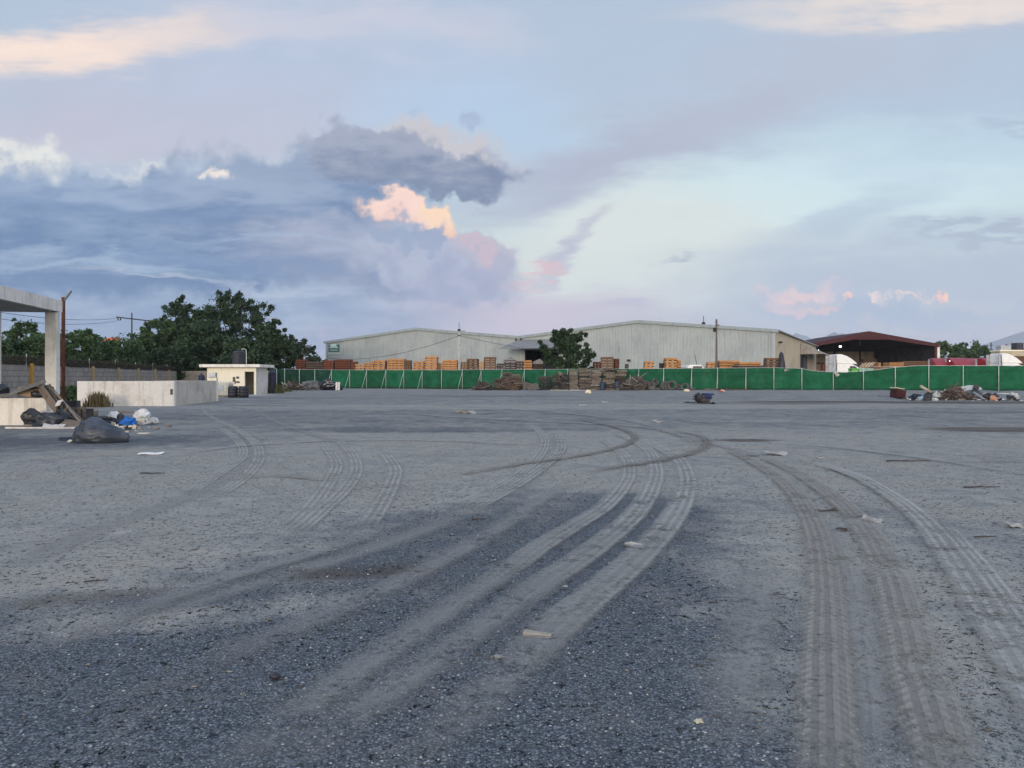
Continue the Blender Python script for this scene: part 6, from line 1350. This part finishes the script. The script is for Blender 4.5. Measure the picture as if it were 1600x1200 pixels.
for k, (x, z) in enumerate(((-.40, .48), (-.46, .38), (-.42, .24))):
    mb = MB(); mb.tube([(-.30, -.1 + .1 * k, z), (x - .1, -.1 + .1 * k, z + .03)], .035, 8); mb.build('shaft_stub', EDARK, t, smooth=True)
for k in range(4):
    mb = MB(); mb.tube([(-.08 + .15 * k, -.22, .42), (-.08 + .15 * k, -.31, .40), (-.08 + .15 * k, -.32, .30)], .03, 7); mb.build('exhaust_runner', EDARK, t, smooth=True)
flat('oil_rag', 1078, 629.5, .7, .2, .03, BAGB, 'oily black rag flattened at the left of the engine', 'rag', .1, (0, 0), 3, .05)
flat('oil_rag', 1113, 631.5, .3, .2, .05, BAGB, 'oily black lump at the right of the engine', 'rag', .1, (0, 0), 6, .1)

# ------------------------------------------------------------------ rubbish heap on the right
EARTH = mat('brown_earth', (0.085, 0.058, 0.042), (0.05, 0.036, 0.028), var=.35, scale=5, bump=.8, bscale=12, bdist=.05)
b = gat(1492, 51.5); mb = MB(); vs = []; fs = []; n = 40
for i in range(n + 1):
    for j in range(n + 1):
        x, y = (i / n * 2 - 1) * 1.75, (j / n * 2 - 1) * 1.3; rr = math.sqrt((x / 1.7) ** 2 + (y / 1.2) ** 2)
        h = .95 * max(0, 1 - rr) ** 1.15 * (1 + .35 * mnoise.fractal(Vector((x * 1.5, y * 1.5, 3)), .8, 2, 5)) + .06 * mnoise.noise(Vector((x * 7, y * 7, 1))) * (rr < 1)
        vs.append((x, y, h - .02))
for i in range(n):
    for j in range(n): a = i * (n + 1) + j; fs.append((a, a + n + 1, a + n + 2, a + 1))
mb.add(vs, fs); mb.build('earth_mound', EARTH, loc=b, smooth=True, label='heap of brown earth and bark at the middle of the right rubbish heap', cat='mound')
TW = mat('brown_twig', (0.10, 0.062, 0.042), (0.06, 0.04, 0.03), rand=.3)
t = empty('dead_branch', gat(1488, 51.2), 'reddish dead branch with thin twigs sticking out of the brown earth heap', 'branch')
for k in range(16):
    a = rnd.uniform(-.9, .9); L = rnd.uniform(.5, 1.0); p0 = Vector((rnd.uniform(-.5, .3), rnd.uniform(-.3, .1), .45)); p1 = p0 + Vector((math.sin(a) * L * .8, rnd.uniform(-.2, .2), L * .75))
    mb = MB(); mb.tube([p0, p0.lerp(p1, .5) + Vector((.06, 0, .02)), p1], .018, 5, .006); mb.build('twig', TW, t)
for k in range(60):
    px = 1455 + rnd.gauss(32, 22); b = gat(px, 50.2 + rnd.uniform(-.6, .9)); hh = max(0, .75 - abs(px - 1490) / 48)
    put('bark_piece', PLK[rnd.choice((2, 3))], (b.x, b.y, b.z + .02 + hh * rnd.uniform(.2, .95)), (rnd.uniform(-1, 1), rnd.uniform(-.5, .5), rnd.uniform(-3, 3)), (.32, .5, 1), 'dark bark piece strewn over the brown earth heap', 'bark', 'bark pieces on the earth heap')
for k in range(70):
    px = rnd.gauss(1488, 24); b = gat(px, 50.0 + rnd.uniform(-.9, 1.2)); hh = max(0, .85 - abs(px - 1490) / 42)
    put('stick', PLK[rnd.choice((2, 3, 2, 0))], (b.x, b.y, b.z + .03 + hh * rnd.uniform(.1, 1)), (rnd.uniform(-1, 1), rnd.gauss(0, .35), rnd.uniform(-3, 3)), (rnd.uniform(.4, .9), .32, 1), 'brown broken stick tangled in the right rubbish heap', 'stick', 'sticks of the right rubbish heap')
b = gat(1402, 52.5); t = empty('crate', b, 'dark red plastic crate lying tilted at the left end of the right rubbish heap', 'crate', rz=.2); t.rotation_euler.y = .14
DRED = mat('dark_red_plastic', (0.050, 0.016, 0.020), (0.03, 0.012, 0.015), var=.2)
mb = MB(); mb.bb(-.36, .36, -.3, .3, .06, .11); mb.build('crate_floor', DRED, t)
for s in (-1, 1):
    mb = MB(); mb.bb(-.37, .37, s * .3 - .015, s * .3 + .015, .112, .62); mb.build('crate_side', DRED, t)
    mb = MB(); mb.bb(s * .37 - .015, s * .37 + .015, -.28, .28, .112, .62); mb.build('crate_end', DRED, t)
    mb = MB()
    for z in (.2, .32, .44, .56): mb.bb(-.34, .34, -.325, -.318, z - .02, z + .02)
    if s == 1: mb.build('crate_rib', mat('dark_red_rib', (0.085, 0.026, 0.03)), t)
mb = MB(); mb.sheet((0, 0, .70), .78, .5, .06, Matrix.Rotation(.12, 3, 'Y'), 3, .02); mb.build('board', CREAMP, loc=b, rz=.25, label='cream board lying on top of the dark red crate', cat='board')
def thing_at(px, py, Y): return at(px, py, Y)
b = gat(1448, 51); mb = MB(); mb.tube([(-.42, 0, .90), (.45, .1, .42)], .095, 12); mb.build('roll', mat('weathered_post', (0.38, 0.35, 0.28), (0.28, 0.25, 0.2)), loc=b, smooth=True, label='pale round post end sticking up left of the earth heap', cat='post')
mb = MB(); mb.blob((0, 0, .2), (1.0, .8, .7), 9, .25, 1.5, 4, True, .12); mb.build('rubbish_bag', BAGB, loc=gat(1456, 51.2), smooth=True, label='black bag supporting the pale post left of the earth heap', cat='rubbish bag')
for k, (nm, px, Y, w, h, m, lb, ct) in enumerate((
    ('rubbish_bag', 1432, 49.5, .75, .45, BAGN, 'navy bag between the red crate and the pale post', 'rubbish bag'), ('carrier_bag', 1441, 48.6, .6, .34, mat('pale_blue_plastic', (0.28, 0.40, 0.52), (.2, .3, .42), rough=.45), 'pale blue plastic bag left of the earth heap', 'carrier bag'),
    ('rubbish_bag', 1450, 48.3, .6, .42, BAGB, 'black bag before the pale post', 'rubbish bag'), ('carrier_bag', 1463, 50, .5, .62, BAGC, 'grey plastic bag at the left shoulder of the earth heap', 'carrier bag'), ('carrier_bag', 1460, 48.2, .5, .22, BAGC, 'flat grey plastic at the left foot of the earth heap', 'carrier bag'),
    ('rubbish_bag', 1548, 49.5, .9, .55, BAGB, 'black bag at the right end of the earth heap', 'rubbish bag'), ('carrier_bag', 1541, 50, .5, .6, mat('pinkish_scrap', (.45, .36, .33)), 'pinkish crumpled bag behind the black bag on the right', 'carrier bag'), ('foam_ball', 1552, 48.6, .42, .36, mat('orange_pink_foam', (0.50, 0.26, 0.17), (.42, .2, .13)), 'orange pink foam lump before the right black bag', 'foam lump'),
    ('rubbish_bag', 1580, 48.8, .5, .4, BAGN, 'dark navy bag near the right end of the rubbish heap', 'rubbish bag'), ('carrier_bag', 1584, 50.0, .65, .55, BAGC, 'grey white bag at the right end of the rubbish heap', 'carrier bag'), ('rubbish_bag', 1590, 47.8, .3, .16, BAGB, 'small black bag, last at the right picture edge', 'rubbish bag'))):
    blobthing(nm, px, 0, w * 1.08, w * .8, h * .9, m, lb, ct, 40 + k, .55, .42, Y, 0, 4)
for k, (px, py, w, d_, m, tl, rz_, lb) in enumerate((
    (1468, 624.5, .5, .3, PAPER, (.2, .1), .2, 'white scrap at the left foot of the earth heap, lower one'), (1474, 621, .42, .3, CREAMP, (.5, .2), .5, 'cream scrap on the left slope of the earth heap'), (1478, 616, .18, .16, PAPER, (.6, 0), 0, 'tiny white scrap high on the earth heap, left one'), (1501, 618, .16, .14, PAPER, (.6, 0), .3, 'tiny white scrap on the earth heap, right one'),
    (1523, 622, .45, .3, PAPER, (.5, -.2), .4, 'white scrap at the right foot of the earth heap'), (1527, 625.5, .5, .25, BAGW, (.2, .1), .1, 'white plastic scrap at the right foot of the slanted grey board'), (1566, 625.5, 1.0, .4, BAGW, (.15, .1), -.3, 'white plastic sheet right of the orange pink lump'), (1563, 616, 1.4, .5, PAPER, (.05, 0), 0, 'long white flat sheet behind the right end of the rubbish heap'),
    (1430, 625.5, .4, .25, BAGN, (.1, 0), .2, 'dark scrap between the red crate and the pale blue bag'), (1538, 626, .4, .3, PAPER, (.3, .2), .7, 'pale scrap before the right black bag'), (1594, 627, .25, .15, BAGW, (.1, .1), .2, 'white scrap last at the right picture edge'), (1420, 624, 1.0, .12, W_DRK, (0, 0), .1, 'dark flat lath right of the red crate'))):
    flat('scrap', px, py, w, d_, .02, m, lb, 'scrap', rz_, tl, k + 60, .06, None, .03 if k not in (2, 3, 1) else .30)
SCM = [PAPER, CREAMP, BAGN, CARD, BAGC, W_DRK, STONE]
for k in range(34):
    px = rnd.uniform(1412, 1592); b = gat(px, rnd.uniform(47.4, 51.8)); m = rnd.choice(SCM); w = rnd.uniform(.10, .28)
    mb = MB(); mb.sheet((0, 0, 0), w, w * rnd.uniform(.4, .9), .02, Matrix.Rotation(rnd.uniform(-.9, .9), 3, 'X') @ Matrix.Rotation(rnd.uniform(-.9, .9), 3, 'Y'), k, w * .4, 5)
    mb.build('litter_piece', m, loc=(b.x, b.y, b.z + w * .38), rz=rnd.uniform(0, 3), label='small loose scrap of litter scattered around the right rubbish heap', cat='litter', group='litter around the right rubbish heap')
for k in range(22):
    px = rnd.uniform(168, 236); b = gp(px, rnd.uniform(660, 677)); m = rnd.choice([PAPER, CREAMP, BAGN, CARD, STONE]); w = rnd.uniform(.05, .14)
    mb = MB(); mb.sheet((0, 0, 0), w, w * rnd.uniform(.4, .9), .012, Matrix.Rotation(rnd.uniform(-.8, .8), 3, 'X') @ Matrix.Rotation(rnd.uniform(-.8, .8), 3, 'Y'), k + 90, w * .4, 5)
    mb.build('litter_piece', m, loc=(b.x, b.y, b.z + w * .4), rz=rnd.uniform(0, 3), label='small loose scrap of litter scattered before the bright blue bag', cat='litter', group='litter before the blue bag')
b = gat(1516, 52.3); mb = MB(); mb.sheet((0, 0, .72), 1.35, .5, .03, Matrix.Rotation(.55, 3, 'X') @ Matrix.Rotation(-.06, 3, 'Y'), 5, .10); mb.build('metal_sheet', mat('pale_sheet_metal', (0.42, 0.44, 0.45), (0.33, 0.35, 0.36), rough=.5), loc=b, label='pale crumpled metal sheet on the right shoulder of the earth heap', cat='metal sheet')
b = gat(1524, 51.9); mb = MB(); mb.lathe([(.01, 0), (.16, 0), (.2, .34), (.18, .33), (.14, .02), (.01, .02)], 16, (0, 0, .62), Matrix.Rotation(.3, 3, 'Y')); mb.build('pail', mat('dark_grey_plastic', (0.07, 0.075, 0.08)), loc=b, smooth=True, label='dark grey pail lying against the pale metal sheet', cat='pail')
mb = MB(); mb.blob((0, 0, .22), (1.5, .9, .75), 14, .25, 1.5, 4, True, .1); mb.build('rubbish_bag', BAGG, loc=gat(1519, 52), smooth=True, label='slate bag under the pale metal sheet', cat='rubbish bag')
b = gat(1530, 49); mb = MB(); mb.bar((-.36, 0, .55), (.32, -.2, .03), .22, .03, .5); mb.build('board', mat('slate_board', (0.20, 0.23, 0.25)), loc=b, label='slanted slate grey board at the right foot of the earth heap', cat='board')
stick(1384, 619.5, 1.3, .02, W_DRK, 'thin dark stick left of the dark red crate', .15)

# ------------------------------------------------------------------ scraps lying about the yard
STK = mat('dark_wet_stick', (0.055, 0.042, 0.036), (0.035, 0.028, 0.025), var=.3)
STL = mat('grey_split_wood', (0.29, 0.275, 0.24), (0.21, 0.195, 0.17), var=.25, stretch=(.4, 3, 3), scale=6)
b = gp(840, 996); mb = MB(); mb.sheet((0, 0, 0), .165, .040, .022, None, 2, .012, 6); mb.build('wood_splinter', STL, loc=(b.x, b.y, b.z + .008), rz=-.22, label='grey split wood piece lying alone on the gravel in the foreground', cat='wood piece')
LEAFS = mat('dry_pale_scrap', (0.31, 0.31, 0.30), (0.23, 0.228, 0.22), var=.1, scale=10)
for k, (px, py, w, d_, rz_, lb) in enumerate(((991, 854, .17, .08, -.2, 'curled pale scrap on the rightmost middle tyre track'), (1363, 815, .20, .12, -.7, 'pale scrap right of the long dark stick'), (1404, 974, .10, .045, 0, 'pale torn scrap on the second right tyre track'), (1212, 711, .40, .26, -.5, 'grey plate with dark edge on the open dust beyond the tracks'),
                                (1587, 824, .20, .10, .1, 'white crumpled scrap near the right picture edge'), (727, 646, .9, .25, 0, 'flat white strip far out in the middle of the yard'), (780, 1029, .05, .03, .4, 'tiny pale chip on the gravel below the grey wood piece'), (1280, 716.5, .12, .06, .2, 'small pale scrap right of the grey plate'), (1434, 816, .08, .05, .3, 'small pale scrap on the outer right tyre track'),
                                (1092, 1130, .035, .02, .3, 'tiny yellowish chip at the bottom of the gravel'), (883, 918, .035, .02, .3, 'tiny white chip on the gravel between the middle and right tracks'), (1028, 660, .35, .2, .1, 'small white scrap left of the engine on the far dust'), (910, 634, .4, .25, .1, 'small white scrap far off before the tall pallets'), (943, 629, .5, .25, .3, 'white scrap far off below the first blue drum'))):
    flat('scrap', px, py, w, d_, .006, LEAFS if k != 9 else CREAMP, lb, 'scrap', rz_, (.12, .1), k + 80, w * .18, None, .004, 6, .10 * w)
for k, (px, py, L, r0, rz_, br, lb) in enumerate(((1302, 800.5, .42, .012, .03, 2, 'longest dark knobbly stick across the right tyre tracks'), (1420, 722, .8, .012, 0, 1, 'thin dark stick on the open dust at the right'), (1215, 932, .12, .006, .1, 0, 'short dark stick left of the right tyre tracks'), (1158, 943, .15, .003, -.25, 0, 'very thin dark twig beside the short dark stick'),
                                       (1115, 944, .06, .006, -.1, 0, 'dark stub left of the very thin twig'), (1036, 830, .32, .005, -.1, 2, 'thin curved twig crossing the rightmost middle track'), (150, 910, .16, .006, .3, 1, 'dark twig on the dust above the damp streak'), (283, 890, .10, .004, .5, 0, 'thin dark twig right of the damp streak'), (238, 741, .38, .010, .05, 0, 'dark stick on the dust below the white flat board'),
                                       (1312, 772, .12, .008, .2, 0, 'dark chip stick at the start of the dark gravel patch'), (748, 813, .14, .008, .2, 0, 'dark stub on the gravel left of the middle tracks'), (885, 823, .22, .004, .05, 1, 'thin twig lying on the leftmost middle track'), (1540, 841, .22, .008, .1, 0, 'dark stick on the rough dust at the right'), (1535, 763, .5, .010, .05, 1, 'dark stick far right on the dust'), (1170, 714, .4, .012, .1, 1, 'dark stick left of the grey plate'))):
    stick(px, py, L, r0, STK, lb, rz_, .05, .01, 'stick', 'stick', br)
blobthing('coal_lump', 430, 1062, .055, .045, .035, BLACKP, 'single black lump on the blue gravel in the left foreground', 'lump', 5, .35, .1, None, 0, 3)
blobthing('bark_lump', 1314, 830, .12, .06, .035, STK, 'dark bark lump between the two right tyre tracks', 'bark', 6, .35, .1, None, 0, 3)
